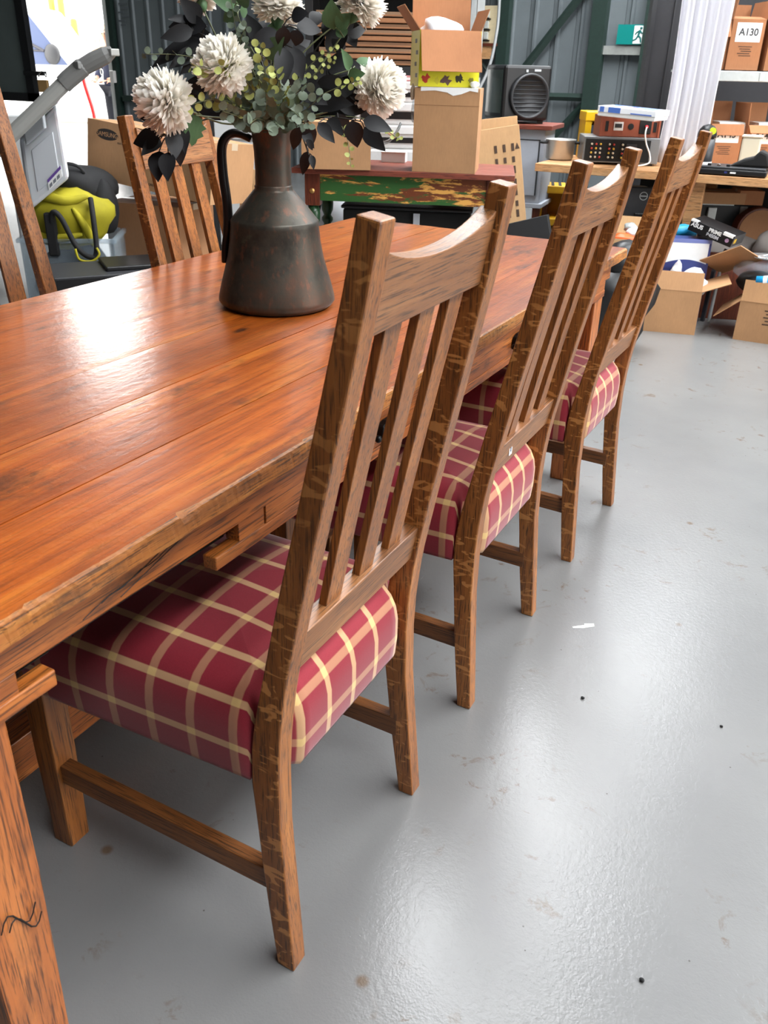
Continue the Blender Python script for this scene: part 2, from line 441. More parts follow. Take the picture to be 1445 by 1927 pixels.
for lx, ly in ((-.125, 1.30), (-.985, 1.30), (-.125, 3.64), (-.985, 3.64)):
    bm = NB(); a = .043; c = .036
    for q in [((-a, -a), (a, a), .745), ]:
        ring = []
        for z, h in ((0, c), (.4, a), (.745, a)):
            ring.append([bm.verts.new((lx+.045+.5+sx*h, ly+.045-2.5+sy*h, z)) for sx, sy in ((-1, -1), (1, -1), (1, 1), (-1, 1))])
        for r0, r1 in zip(ring, ring[1:]):
            for j in range(4): bm.faces.new((r0[j], r0[(j+1) % 4], r1[(j+1) % 4], r1[j]))
        bm.faces.new(ring[0][::-1]); bm.faces.new(ring[-1])
    obj('leg', bm, M_tleg, tb, bevel=.004)
tp('stretcher', (-.53, 1.33, .085), (-.47, 3.69, .175), M_apron)
tp('stretcher', (-.96, 1.325, .085), (-.07, 1.365, .165), M_tleg)
tp('stretcher', (-.96, 3.665, .085), (-.07, 3.705, .165), M_tleg)
# inked scribble and small nail heads
bm = NB()
bm.verts.ensure_lookup_table()
M_ink = plain('ink_marks', (24, 16, 12), .7)
def ink(pts, r=.0011):
    bm = NB(); tube(bm, [Vector(p)+Vector((.5, -2.5, 0)) for p in pts], r, 4); return obj('ink_scribble', bm, M_ink, tb)
for q in ([(-.0345, 1.32+.05*k/8, .36+.018*sin(k*.8)) for k in range(9)], [(-.0345, 1.33+.045*k/8, .345+.02*sin(k*.7+.4)) for k in range(9)]): ink(q)
for q in ([(-.0255, 1.50+.17*k/9, .700+.030*k/9+.002*sin(k)) for k in range(10)], [(-.0255, 1.56+.12*k/9, .698+.028*k/9) for k in range(10)], [(-.0255, 1.53+.15*k/9, .706+.020*k/9+.002*sin(2*k)) for k in range(10)]): ink(q, .0007)

# ------------------------------------------------------------------ oak slat-back chairs
OK = dict(dark=(104, 58, 20), mid=(150, 90, 37), light=(184, 120, 58))
M_oak_z = wood('oak_upright', OK['dark'], OK['mid'], OK['light'], 'z', rough=.42, coat=.12, coatr=.3, bumps=.55)
M_oak_f = wood('oak_quartered', OK['dark'], OK['mid'], OK['light'], 'z', rough=.42, coat=.12, coatr=.3, flake=True, bumps=.55)
M_oak_y = wood('oak_rail', (106, 64, 32), (144, 94, 52), (172, 122, 76), 'y', rough=.45, coat=.12, coatr=.3, bumps=.5)
M_oak_x = wood('oak_stretcher', (86, 48, 19), (124, 75, 34), (152, 100, 53), 'x', rough=.5, coat=.1, bumps=.4)
def plaid():
    t = NT('red_plaid_fabric')
    uv = t.add('ShaderNodeUVMap'); sp = t.add('ShaderNodeSeparateXYZ'); t.t.links.new(uv.outputs[0], sp.inputs[0])
    def stripe(s, per, wd, off):
        a = t.math('FRACT', t.math('ADD', t.math('DIVIDE', s, per), off))
        d = t.math('ABSOLUTE', t.math('SUBTRACT', a, .5))
        return t.ramp(d, [(wd/per/2*.85, 1.0), (wd/per/2*1.1, 0.0)])
    A = stripe(sp.outputs[0], .074, .0125, .5); B = stripe(sp.outputs[1], .074, .0150, .13)
    red = rgb(120, 11, 29); cream = rgb(216, 184, 132)
    wv = t.noise(t.obj((900, 900, 900)), 1, 2); 
    col = t.mix(t.ramp(wv, [(.3, 0.0), (.7, .22)]), red, rgb(170, 44, 62))
    col = t.mix(t.math('MULTIPLY', A, .54), col, cream)
    col = t.mix(t.math('MULTIPLY', B, .30), col, cream)
    both = t.math('MULTIPLY', A, B)
    col = t.mix(t.math('MULTIPLY', both, .45), col, rgb(216, 186, 110))
    t.set(color=col, rough=.75, sheen=.25, spec=.3, normal=t.bump(wv, .25, .0006))
    return t.m
M_plaid = plaid()
VBz, VBv = [0, .18, .29, .39, .46, .54, .65, .77, .86, .98, 1.056, 1.141], [.050, .036, .028, .027, .030, .039, .060, .084, .103, .128, .143, .157]
VFz, VFv = [0, .16, .26, .36, .43, .48, .55, .68, .78, .85, .97, 1.06, 1.147], [.019, -.001, -.010, -.020, -.018, -.010, .004, .030, .053, .068, .094, .113, .129]
vb = lambda z: lerp(z, VBz, VBv)
vf = lambda z: lerp(z, VFz, VFv)
HB, HT, HH = .2281, .1902, 1.1485
hw = lambda z: HB+(HT-HB)*z/HH
PWD = .034
def seat_mesh(parent):
    bm = NB(); uvl = bm.loops.layers.uv.new('UVMap')
    # outline (v,u) clockwise, dense
    key = [(.022, -.150), (.022, .150), (-.020, .176), (-.024, .214), (-.455, .226), (-.474, .205), (-.474, -.205), (-.455, -.226), (-.024, -.214), (-.020, -.176)]
    pts = []
    for (a, b), (c, d) in zip(key, key[1:]+key[:1]):
        L = math.hypot(c-a, d-b); k = max(1, int(L/.022))
        for i in range(k): pts.append(Vector((a+(c-a)*i/k, b+(d-b)*i/k)))
    n = len(pts); nor = []
    for i in range(n):
        t = (pts[(i+1) % n]-pts[i-1]).normalized(); nor.append(Vector((-t.y, t.x)))
    cen = Vector((-.225, 0))
    s = 1 if sum(nv.dot(p-cen) for nv, p in zip(nor, pts)) > 0 else -1
    nor = [nv*s for nv in nor]
    for _ in range(2): nor = [(nor[i-1]+nor[i]*2+nor[(i+1) % n]).normalized() for i in range(n)]
    lev = [(.012, .357, 0), (.002, .358, 0), (0, .366, 0), (-.003, .40, 0), (-.003, .44, 0), (.001, .463, 0), (.010, .483, 0), (.024, .499, 0), (.044, .509, 0), (.066, .515, 0)]
    arc = [0]
    for (a, b, _), (c, d, _) in zip(lev, lev[1:]): arc.append(arc[-1]+math.hypot(c-a, d-b))
    tot = arc[-1]; rings = []; info = {}
    inner = [Vector((min(max(p.x, -.415), -.050), min(max(p.y, -.158), .158))) for p in pts]
    for li, (ins, z, _) in enumerate(lev):
        ring = []
        for p, nv, iq in zip(pts, nor, inner):
            q = p+(iq-p)*(ins/.066); v = bm.verts.new((q.x, q.y, z)); ring.append(v)
            d = p-iq; d = d.normalized() if d.length > 1e-6 else nv
            if abs(d.x) > abs(d.y): ex, ey = iq.x+math.copysign(tot-arc[li], d.x), q.y
            else: ex, ey = q.x, iq.y+math.copysign(tot-arc[li], d.y)
            info[v] = (ex, ey, q.x, q.y)
        rings.append(ring)
    base = [Vector((v.co.x, v.co.y)) for v in rings[-1]]
    for f_, z in ((.75, .521), (.5, .526), (.25, .529)):
        ring = []
        for q in base:
            w_ = cen+(q-cen)*f_; v = bm.verts.new((w_.x, w_.y, z)); ring.append(v); info[v] = (w_.x, w_.y, w_.x, w_.y)
        rings.append(ring)
    top = bm.verts.new((cen.x, cen.y, .530)); info[top] = (cen.x, cen.y, cen.x, cen.y)
    faces = []
    for a, b in zip(rings, rings[1:]):
        for i in range(n): faces.append(bm.faces.new((a[i], a[(i+1) % n], b[(i+1) % n], b[i])))
    for i in range(n): faces.append(bm.faces.new((rings[-1][i], rings[-1][(i+1) % n], top)))
    faces.append(bm.faces.new(rings[0][::-1]))
    for f in faces:
        for l in f.loops:
            e = info[l.vert]; l[uvl].uv = (e[1], e[0])
    return obj('seat', bm, M_plaid, parent, smooth=True)
def make_chair():
    c = thing('dining_chair', 'x', 'chair')
    for s in (-1, 1):
        bm = NB(); rings = []
        zs = [0, .06, .12, .18, .24, .29, .33, .36, .39, .42, .45, .48, .52, .56, .60, .65, .71, .77, .83, .89, .95, 1.01, 1.07, 1.11, 1.1455]
        for z in zs:
            zb = z if z < 1.14 else 1.1405
            a = vf(z); b = vb(zb)
            uo = hw(z); ui = uo-PWD
            rings.append([bm.verts.new(q) for q in ((a, s*uo, z), (b, s*uo, zb), (b, s*ui, zb), (a, s*ui, z))])
        for r0, r1 in zip(rings, rings[1:]):
            for j in range(4):
                f = bm.faces.new((r0[j], r0[(j+1) % 4], r1[(j+1) % 4], r1[j])); f.material_index = 1 if j in (0, 2) else 0
        bm.faces.new(rings[0][::-1]); bm.faces.new(rings[-1])
        obj('back_post', bm, [M_oak_z, M_oak_f], c, bevel=.0028)
    # crest rail, scooped top edge
    bm = NB(); n = 18; R = []
    for i in range(n+1):
        u = -.163+.326*i/n; t = u/.163
        zt = 1.085+.024*t*t+.006*t**6; zb = 1.012
        bt, bb = vb(zt)-.010, vb(zb)-.010
        R.append([bm.verts.new(q) for q in ((bb-.026, u, zb), (bb, u, zb), (bt, u, zt-.003), (bt-.026, u, zt))])
    for r0, r1 in zip(R, R[1:]):
        for j in range(4): bm.faces.new((r0[j], r0[(j+1) % 4], r1[(j+1) % 4], r1[j]))
    bm.faces.new(R[0]); bm.faces.new(R[-1][::-1])
    obj('crest_rail', bm, M_oak_y, c, bevel=.002)
    bm = NB(); R = []
    for u in (-.186, .186):
        R.append([bm.verts.new(q) for q in ((vb(.545)-.036, u, .545), (vb(.545)-.008, u, .545), (vb(.61)-.008, u, .608), (vb(.61)-.036, u, .612))])
    for j in range(4): bm.faces.new((R[0][j], R[0][(j+1) % 4], R[1][(j+1) % 4], R[1][j]))
    bm.faces.new(R[0]); bm.faces.new(R[1][::-1])
    lr = obj('lower_rail', bm, M_oak_y, c, bevel=.002)
    for us in (-.077, .016, .106):
        bm = NB(); R = []
        for z in (.604, .70, .80, .90, 1.016):
            k = (z-.6)/.41; u = us*(1.0-.02*k)-.001*k; h = .0215
            bk = vb(z)-.017
            R.append([bm.verts.new(q) for q in ((bk-.013, u-h, z), (bk, u-h, z), (bk, u+h, z), (bk-.013, u+h, z))])
        for r0, r1 in zip(R, R[1:]):
            for j in range(4): bm.faces.new((r0[j], r0[(j+1) % 4], r1[(j+1) % 4], r1[j]))
        bm.faces.new(R[0][::-1]); bm.faces.new(R[-1])
        obj('slat', bm, M_oak_z, c, bevel=.0012)
    for s in (-1, 1):
        bm = NB(); R = []
        for z, h in ((0, .0215), (.2, .0238), (.40, .0238)):
            R.append([bm.verts.new((-.4565+a*h, s*.197+b*h, z)) for a, b in ((-1, -1), (1, -1), (1, 1), (-1, 1))])
        for r0, r1 in zip(R, R[1:]):
            for j in range(4): bm.faces.new((r0[j], r0[(j+1) % 4], r1[(j+1) % 4], r1[j]))
        bm.faces.new(R[0][::-1]); bm.faces.new(R[-1])
        obj('front_leg', bm, M_oak_z, c, bevel=.003)
        bm = NB()
        prism(bm, [(-.44, .152), (.012, .142), (.012, .184), (-.44, .192)], 'y', s*.200-.012, s*.200+.012)
        obj('side_stretcher', bm, M_oak_x, c, bevel=.002)
    seat_mesh(c)
    return c
chair = make_chair()
GC = 'oak slat-back dining chairs around the table'
poses = [(.0908, 1.8779, .0101, 1, 'oak slat-back dining chair with red plaid seat, nearest the camera'),
         (.0814, 2.5932, .0105, 1, 'oak slat-back dining chair with red plaid seat and small white sticker on its lower rail'),
         (.0835, 3.3411, -.010, 1, 'oak slat-back dining chair with red plaid seat, farthest along the near side of the table'),
         (-1.0, 2.985, 3.2265, 1, 'oak slat-back dining chair on the far side of the table, partly hidden behind the jug'),
         (-1.45, 2.5, 2.9, 1.15, 'tall oak slat-back chair cut off by the left picture edge, across the table')]
chairs = []
for i, (x, y, t, s, lab) in enumerate(poses):
    c = chair if i == 0 else copytree(chair)
    c.location = (x, y, 0); c.rotation_euler = (0, 0, t); c.scale = (s, s, s); c['label'] = lab; c['group'] = GC
    chairs.append(c)
for ch in chairs[4].children:
    if ch.name.startswith('lower_rail'): ch.location.z -= .07
    if ch.name.startswith('slat'): ch.location.y -= .034; ch.scale.z = 1.17; ch.location.z = -.173
# sticker on chair 2
st = box('price_sticker', (.0385, -.094, .566), (.0392, -.078, .590), plain('sticker_paper', (236, 238, 240), .5), chairs[1])
bm = NB(); ab(bm, (.0394, -.086, .578), (.0003, .006, .010)); o = obj('sticker_print', bm, plain('sticker_ink', (60, 70, 90), .6), st)
# ------------------------------------------------------------------ old copper jug
def copper():
    t = NT('aged_copper')
    v = t.obj((1, 1, 1), rand=False)
    a = t.noise(v, 9, 6, .65); b = t.noise(t.obj((60, 60, 26), rand=False), 1, 4, .6)
    col = t.ramp(a, [(.32, rgb(44, 42, 38)), (.5, rgb(70, 66, 58)), (.68, rgb(92, 66, 52))])
    col = t.mix(t.ramp(b, [(.55, 0.0), (.68, .5)]), col, rgb(124, 78, 58))
    col = t.mix(t.ramp(t.noise(v, 26, 5, .7), [(.62, 0.0), (.7, .5)]), col, rgb(84, 92, 74))
    t.set(color=col, metal=.55, rough=.42, normal=t.bump(t.mix(.5, b, t.noise(v, 45, 3)), .28, .003))
    return t.m
M_cop = copper()
JL = V(-.508, 2.587, TZ+.0005)
jug = thing('copper_jug', 'old dark copper jug with tall neck and black handle on the table', 'jug', JL)
bm = NB()
lathe(bm, [(.118, 0), (.126, .004), (.1335, .014), (.1325, .024), (.126, .05), (.117, .08), (.1085, .11), (.102, .145), (.0985, .178), (.0985, .188), (.0955, .191), (.080, .210), (.060, .233), (.046, .249), (.041, .254), (.042, .259), (.0395, .262)], 56, cap1=False)
obj('body', bm, M_cop, jug, smooth=True)
bm = NB()
lathe(bm, [(.0395, .260), (.0385, .29), (.0395, .33), (.043, .365), (.0465, .383), (.0475, .386), (.0455, .386), (.041, .36), (.036, .30), (.035, .262)], 48, cap0=False, cap1=False)
obj('neck', bm, M_cop, jug, smooth=True)
bm = NB()
hp = [ray_at(x, y, 2.0)-JL for x, y in ((472, 262), (455, 253), (438, 251), (424, 260), (417, 282), (420, 330), (427, 380), (429, 422), (424, 463), (424, 493))]
hp2 = []
for i in range(len(hp)-1):
    for k in range(4):
        p0, p1, p2, p3 = hp[max(i-1, 0)], hp[i], hp[i+1], hp[min(i+2, len(hp)-1)]; t = k/4
        hp2.append(.5*((2*p1)+(p2-p0)*t+(2*p0-5*p1+4*p2-p3)*t*t+(3*p1-3*p2+p3-p0)*t**3))
hp2.append(hp[-1])
rs = [.0075+.003*min(1, i/14) if i < 30 else .0085 for i in range(len(hp2))]
tube(bm, hp2, .009, 12, rs=rs, flat=1.5)
obj('handle', bm, plain('black_patina', (24, 20, 20), .35, .5), jug, smooth=True)

# ------------------------------------------------------------------ artificial flowers in the jug
def zf(x, y): return 240+x/2.676, y/2.676
MOUTH = ray_at(505, 243, 2.0)
def leafmat(name, c, c2, rough=.45):
    t = NT(name)
    n = t.noise(t.obj((6, 22, 6)), 1, 4, .6)
    oi = t.add('ShaderNodeObjectInfo')
    col = t.mix(n, rgb(*c), rgb(*c2)); col = t.mix(t.math('MULTIPLY', oi.outputs['Random'], .35), col, rgb(*c2))
    t.set(color=col, rough=rough, spec=.4)
    return t.m
M_dleaf = leafmat('charcoal_leaf', (14, 14, 16), (34, 34, 37), .55)
M_euc = leafmat('sage_leaf', (84, 98, 84), (120, 132, 112), .55)
M_lime = leafmat('lime_leaf', (150, 158, 84), (186, 190, 110), .55)
M_gleaf = leafmat('green_leaf', (58, 92, 58), (92, 122, 84), .5)
M_stemd = plain('dark_stem', (26, 24, 22), .6)
M_stemg = plain('green_stem', (110, 118, 84), .6)
def leaf_mesh(name, kind):
    bm = NB(); n = 8 if kind != 'round' else 10
    if kind == 'round':
        c = bm.verts.new((.5, 0, -.05)); ring = []
        for i in range(n):
            a = 2*pi*i/n; r = .5*(1+.06*cos(a)); ring.append(bm.verts.new((.5+r*cos(a), .94*r*sin(a), .06*cos(2*a))))
        for i in range(n): bm.faces.new((c, ring[i], ring[(i+1) % n]))
        bm.faces.new([bm.verts.new(q) for q in ((0, .02, 0), (.5, .012, -.045), (.5, -.012, -.045), (0, -.02, 0))])
    else:
        rows = []
        for i in range(n+1):
            t = i/n
            wd = {'lance': .5*math.sin(pi*min(1, t**.78))**.9*(1-.18*t), 'heart': .5*math.sin(pi*t**.6)**.8, 'lobed': .5*math.sin(pi*t**.8)*(1 if i % 2 else .62)}[kind]
            z = -.22*t*t+.06*t
            rows.append((bm.verts.new((t, wd, z+.13*wd)), bm.verts.new((t, 0, z)), bm.verts.new((t, -wd, z+.13*wd))))
        for a, b in zip(rows, rows[1:]):
            for j in (0, 1): bm.faces.new((a[j], a[j+1], b[j+1], b[j]))
    bmesh.ops.remove_doubles(bm, verts=bm.verts[:], dist=1e-5)
    me = bpy.data.meshes.new(name)
    for f in bm.faces: f.smooth = True
    bm.to_mesh(me); bm.free(); return me
LM = {}
def leafme(kind, mat):
    k = (kind, mat.name)
    if k not in LM:
        me = leaf_mesh('leaf', kind); me.materials.append(mat); LM[k] = me
    return LM[k]
def put_leaf(parent, me, base, tip, width, normal, name='leaf'):
    x = (tip-base); L = x.length; x.normalize()
    z = (normal - x*normal.dot(x)).normalized(); y = z.cross(x)
    o = mk(name, me, None, parent)
    M = Matrix(((x.x*L, y.x*width, z.x*L, base.x), (x.y*L, y.y*width, z.y*L, base.y), (x.z*L, y.z*width, z.z*L, base.z), (0, 0, 0, 1)))
    o.matrix_basis = Matrix.Translation(-parent.location) @ M
    return o
def smooth_path(pts, k=6):
    out = []
    for i in range(len(pts)-1):
        p0, p1, p2, p3 = pts[max(i-1, 0)], pts[i], pts[i+1], pts[min(i+2, len(pts)-1)]
        for j in range(k):
            t = j/k; out.append(.5*((2*p1)+(p2-p0)*t+(2*p0-5*p1+4*p2-p3)*t*t+(3*p1-3*p2+p3-p0)*t**3))
    out.append(pts[-1]); return out
ROOT_IN = MOUTH+V(0, 0, -.10)
def stem(parent, pts, r, mat):
    bm = NB(); tube(bm, [p-parent.location for p in pts], r, 5, rs=[r*(1-.6*i/len(pts)) for i in range(len(pts))])
    return obj('stem', bm, mat, parent, smooth=True)
fr = random.Random(11)
def inpt(): return ROOT_IN+V(fr.uniform(-.02, .02), fr.uniform(-.02, .02), 0)
def toward_cam(p): return (CAM-p).normalized()
def dark_branch(label, stem_px, leaves, F0=2.0, F1=1.9, mat=None, smat=None, kind='lance', name='dark_leaf_branch', cat='foliage', group='charcoal leaf branches in the jug'):
    mat = mat or M_dleaf; smat = smat or M_stemd
    t = thing(name, label, cat, inpt(), 0, group)
    pts = [t.location.copy(), MOUTH.copy()+V(fr.uniform(-.02, .02), fr.uniform(-.02, .02), .01)]
    n = len(stem_px)
    for i, (x, y) in enumerate(stem_px): pts.append(ray_at(*zf(x, y), F0+(F1-F0)*(i+1)/n))
    sp = smooth_path(pts); stem(t, sp, .0028, smat)
    me = leafme(kind, mat)
    for (x0, y0, x1, y1, w_) in leaves:
        Fm = F1+fr.uniform(-.03, .03)
        b = ray_at(*zf(x0, y0), Fm); e = ray_at(*zf(x1, y1), Fm+fr.uniform(-.05, .03))
        near = min(sp, key=lambda q: (q-b).length)
        put_leaf(t, me, b, e, w_/2.676/880*1.45, toward_cam(b)+V(fr.uniform(-.4, .4), fr.uniform(-.2, .2), fr.uniform(0, .45)))
        if (near-b).length > .006:
            bm = NB(); tube(bm, [near-t.location, (near+b)/2-t.location+V(0, 0, .004), b-t.location], .0013, 4); obj('leaf_stalk', bm, smat, t)
    return t
dark_branch('charcoal leaf spray drooping below the leftmost white flower', [(560, 610), (400, 600), (200, 680)],
            [(165, 690, 20, 715, 75), (165, 700, 70, 770, 52), (190, 620, 78, 592, 48), (160, 760, 145, 905, 72), (205, 765, 195, 905, 64), (250, 660, 268, 840, 60), (225, 655, 245, 800, 66), (290, 640, 285, 770, 40)], F1=1.86)
dark_branch('charcoal leaf spray at the upper left of the bouquet', [(600, 420), (470, 230), (300, 140)],
            [(420, 170, 215, 250, 85), (400, 130, 185, 125, 70), (380, 200, 105, 318, 62), (350, 250, 212, 335, 52), (430, 230, 268, 368, 66), (370, 105, 272, 0, 66), (330, 150, 170, 190, 56), (300, 100, 210, 90, 30)], F1=1.97)
dark_branch('charcoal leaf spray hanging in the middle of the bouquet, below the top white flower', [(760, 500), (770, 300), (780, 140)],
            [(765, 170, 608, 225, 64), (790, 240, 782, 430, 68), (830, 240, 885, 400, 62), (790, 130, 772, 255, 52), (850, 130, 985, 145, 62), (825, 85, 905, 60, 52), (860, 150, 842, 235, 50)], F1=1.88)
dark_branch('charcoal leaf spray at the upper right of the bouquet under a white flower', [(820, 450), (940, 260), (1040, 120)],
            [(990, 90, 1080, 192, 84), (1060, 120, 1155, 122, 52), (960, 60, 930, 132, 52), (1095, 160, 1205, 145, 58), (1080, 160, 1052, 265, 62), (1000, 170, 1105, 252, 92), (1110, 170, 1150, 230, 50)], F1=2.02)
dark_branch('charcoal leaf spray on the right of the bouquet, left of the rightmost white flower', [(820, 560), (930, 460), (1040, 420)],
            [(900, 380, 1130, 440, 115), (1000, 330, 1180, 332, 82), (940, 450, 1155, 445, 95), (1060, 545, 1262, 505, 74), (880, 300, 1060, 380, 90), (920, 500, 1120, 520, 80), (1120, 450, 1180, 520, 36), (860, 420, 1000, 520, 80)], F1=1.98)
dark_branch('charcoal leaf spray spilling to the lower right over the long cardboard box', [(860, 620), (1000, 590), (1170, 610)],
            [(1130, 605, 1155, 748, 70), (1055, 570, 1100, 702, 66), (1185, 605, 1335, 652, 58), (1190, 640, 1292, 757, 64), (960, 620, 1042, 715, 48), (890, 620, 942, 732, 58), (1010, 600, 1080, 665, 46)], F1=1.90)
dark_branch('slim charcoal leaf spray hanging straight down right of the jug neck', [(830, 625), (880, 690), (915, 790)],
            [(865, 640, 825, 762, 46), (870, 640, 942, 742, 40), (910, 760, 875, 885, 42), (925, 780, 938, 852, 26), (905, 700, 935, 760, 24)], F1=1.93)
dark_branch('charcoal leaf spray deep in the centre of the bouquet behind the eucalyptus', [(720, 480), (680, 330), (640, 200)],
            [(640, 230, 520, 150, 70), (650, 260, 480, 260, 80), (700, 280, 900, 240, 90), (720, 320, 960, 330, 110), (680, 300, 560, 380, 90), (740, 330, 860, 470, 100), (620, 200, 700, 100, 60), (690, 240, 590, 60, 60), (640, 420, 470, 430, 80), (760, 300, 930, 200, 80)], F1=2.08)
dark_branch('charcoal leaf spray low in the bouquet between the left white flowers', [(640, 560), (500, 480), (380, 420)],
            [(420, 440, 280, 420, 70), (400, 430, 300, 500, 60), (480, 520, 330, 580, 60), (560, 560, 400, 590, 50), (440, 380, 320, 330, 60)], F1=2.02)
GG = 'green leaf stems in the jug'
def green(label, st, lv, F1=1.95, kind='lance'):
    dark_branch(label, st, lv, 2.0, F1, M_gleaf, M_stemg, kind, 'green_leaf_stem', 'foliage', GG)
green('green serrated leaves at the top left of the bouquet', [(700, 400), (600, 200), (540, 30)], [(560, 30, 430, -10, 62), (565, 50, 612, 62, 44), (550, 60, 470, 110, 44), (560, 20, 600, -40, 60)], 1.96)
green('pair of green serrated leaves below the top right white flower', [(760, 420), (900, 250), (1040, 130)], [(1040, 150, 1022, 5, 78), (1050, 140, 1120, 70, 52), (1090, 190, 1060, 120, 46), (1040, 130, 990, 60, 40)], 1.97)
green('small green leaf at the top of the rightmost white flower', [(860, 540), (1000, 400), (1130, 350)], [(1155, 340, 1228, 283, 48), (1120, 350, 1090, 255, 40), (1110, 380, 1190, 370, 44)], 1.98)
green('broad green leaves in the middle of the bouquet behind the hanging dark leaves', [(710, 500), (720, 350), (725, 230)], [(720, 230, 762, 90, 66), (715, 290, 770, 190, 76), (705, 300, 700, 200, 50)], 1.93)
green('lobed grey-green leaf hanging by the leftmost white flower', [(600, 600), (430, 590), (345, 580)], [(345, 575, 325, 735, 78)], 1.85, 'lobed')
# eucalyptus
EG = 'eucalyptus sprigs in the jug'
ecount = [0]
def euc(label, path, n, size, mat, F1=1.9, F0=2.0, spread=1.0, start=.3):
    t = thing('eucalyptus_sprig', label, 'foliage', inpt(), 0, EG)
    pts = [t.location.copy(), MOUTH.copy()+V(fr.uniform(-.02, .02), fr.uniform(-.02, .02), 0)]
    m = len(path)
    for i, (x, y) in enumerate(path): pts.append(ray_at(*zf(x, y), F0+(F1-F0)*(i+1)/m))
    sp = smooth_path(pts, 10); stem(t, sp, .0016, M_stemg)
    me = leafme('round', mat); k0 = int(len(sp)*start)
    for i in range(n):
        f = k0+(len(sp)-1-k0)*(i+.5)/n; a = int(f); b = min(a+1, len(sp)-1)
        p = sp[a].lerp(sp[b], f-a); tg = (sp[min(a+2, len(sp)-1)]-sp[max(a-2, 0)]).normalized()
        side = tg.cross(toward_cam(p)).normalized(); up = toward_cam(p)
        ang = (i % 2)*pi+(i//2 % 2)*.9+fr.uniform(-.5, .5)
        d = (side*cos(ang)+up*sin(ang)*.8+tg*.45).normalized()
        s_ = size*fr.uniform(.75, 1.15)*(1-.35*i/n)
        nrm = up+side*fr.uniform(-.7, .7)+V(0, 0, fr.uniform(-.2, .8))
        put_leaf(t, me, p+d*s_*.10, p+d*s_*(1.1), s_*1.0, nrm)
    return t
U = .0265
euc('thin pale eucalyptus sprig pointing far left past the dark leaves', [(520, 420), (330, 290), (80, 272)], 12, .018, M_euc, 1.93, start=.62)
euc('lime-tipped eucalyptus sprig over the second white flower', [(600, 420), (470, 350), (322, 330)], 16, .023, M_lime, 1.80, start=.5)
euc('lime-tipped eucalyptus sprig at the right edge of the leftmost white flower', [(620, 560), (450, 500), (268, 545)], 16, .022, M_lime, 1.82, start=.5)
euc('lime-tipped eucalyptus sprig in front of the second white flower, pointing left', [(660, 500), (560, 370), (460, 330)], 14, .023, M_lime, 1.81, start=.5)
euc('tall lime-tipped eucalyptus sprig in the centre of the bouquet', [(700, 500), (690, 350), (665, 215)], 16, .021, M_lime, 1.84, start=.4)
euc('lime-tipped eucalyptus sprig right of the bouquet centre', [(780, 520), (760, 420), (745, 345)], 12, .023, M_lime, 1.83, start=.4)
for i, (lab, path, sz) in enumerate([
    ('sage eucalyptus sprig below the second white flower', [(640, 600), (540, 520), (420, 380)], U), ('sage eucalyptus sprig low on the left of the bouquet', [(620, 610), (520, 560), (410, 490)], U),
    ('sage eucalyptus sprig just above the jug handle', [(640, 620), (570, 590), (480, 560)], U), ('sage eucalyptus sprig left of the bouquet centre', [(680, 560), (640, 470), (590, 400)], U),
    ('sage eucalyptus sprig in the front middle of the bouquet', [(700, 590), (680, 520), (660, 400)], U*1.05), ('sage eucalyptus sprig drooping over the jug mouth', [(690, 610), (650, 600), (620, 620)], U*1.15),
    ('sage eucalyptus sprig falling over the front of the jug rim', [(720, 600), (740, 610), (760, 640)], U*1.15), ('sage eucalyptus sprig right of the jug mouth', [(770, 600), (820, 560), (870, 590)], U),
    ('sage eucalyptus sprig leaning right behind the hanging dark leaves', [(780, 560), (840, 480), (900, 420)], U), ('sage eucalyptus sprig low on the right of the bouquet', [(800, 600), (900, 550), (985, 470)], U*.9),
    ('sage eucalyptus sprig under the hanging dark leaves', [(760, 560), (790, 480), (820, 430)], U), ('sage eucalyptus sprig in front of the jug mouth', [(700, 580), (700, 540), (700, 470)], U*1.1),
    ('sage eucalyptus sprig lying over the right rim of the jug', [(790, 610), (850, 610), (930, 620)], U*.9), ('sage eucalyptus sprig behind the lime tips', [(670, 520), (610, 440), (520, 430)], U)]):
    euc(lab, path, 17, sz, M_euc, 1.86+.012*(i % 5), start=.28)
euc('tall sage eucalyptus sprig rising at the upper left of the bouquet', [(660, 420), (560, 200), (520, -10)], 20, .020, M_euc, 1.93, start=.45)
euc('pale eucalyptus sprig above the second white flower', [(650, 400), (570, 230), (600, 130)], 14, .019, M_euc, 1.91, start=.5)
euc('fine eucalyptus sprig right of the bouquet centre with narrow leaves', [(820, 450), (950, 300), (1060, 250)], 12, .013, M_lime, 1.92, start=.5)
euc('fine eucalyptus sprig below the upper right dark leaves', [(850, 470), (960, 360), (1050, 300)], 12, .012, M_lime, 1.92, start=.5)
euc('tiny lime sprig hanging in front of the long cardboard box', [(900, 600), (1080, 640), (1125, 840)], 10, .013, M_lime, 1.88, start=.72)
euc('tiny lime sprig at the far right tip of the bouquet', [(950, 590), (1200, 600), (1372, 705)], 8, .012, M_lime, 1.9, start=.82)
euc('lime sprig at the left edge of the rightmost white flower', [(900, 520), (1060, 440), (1170, 405)], 9, .014, M_lime, 1.9, start=.7)
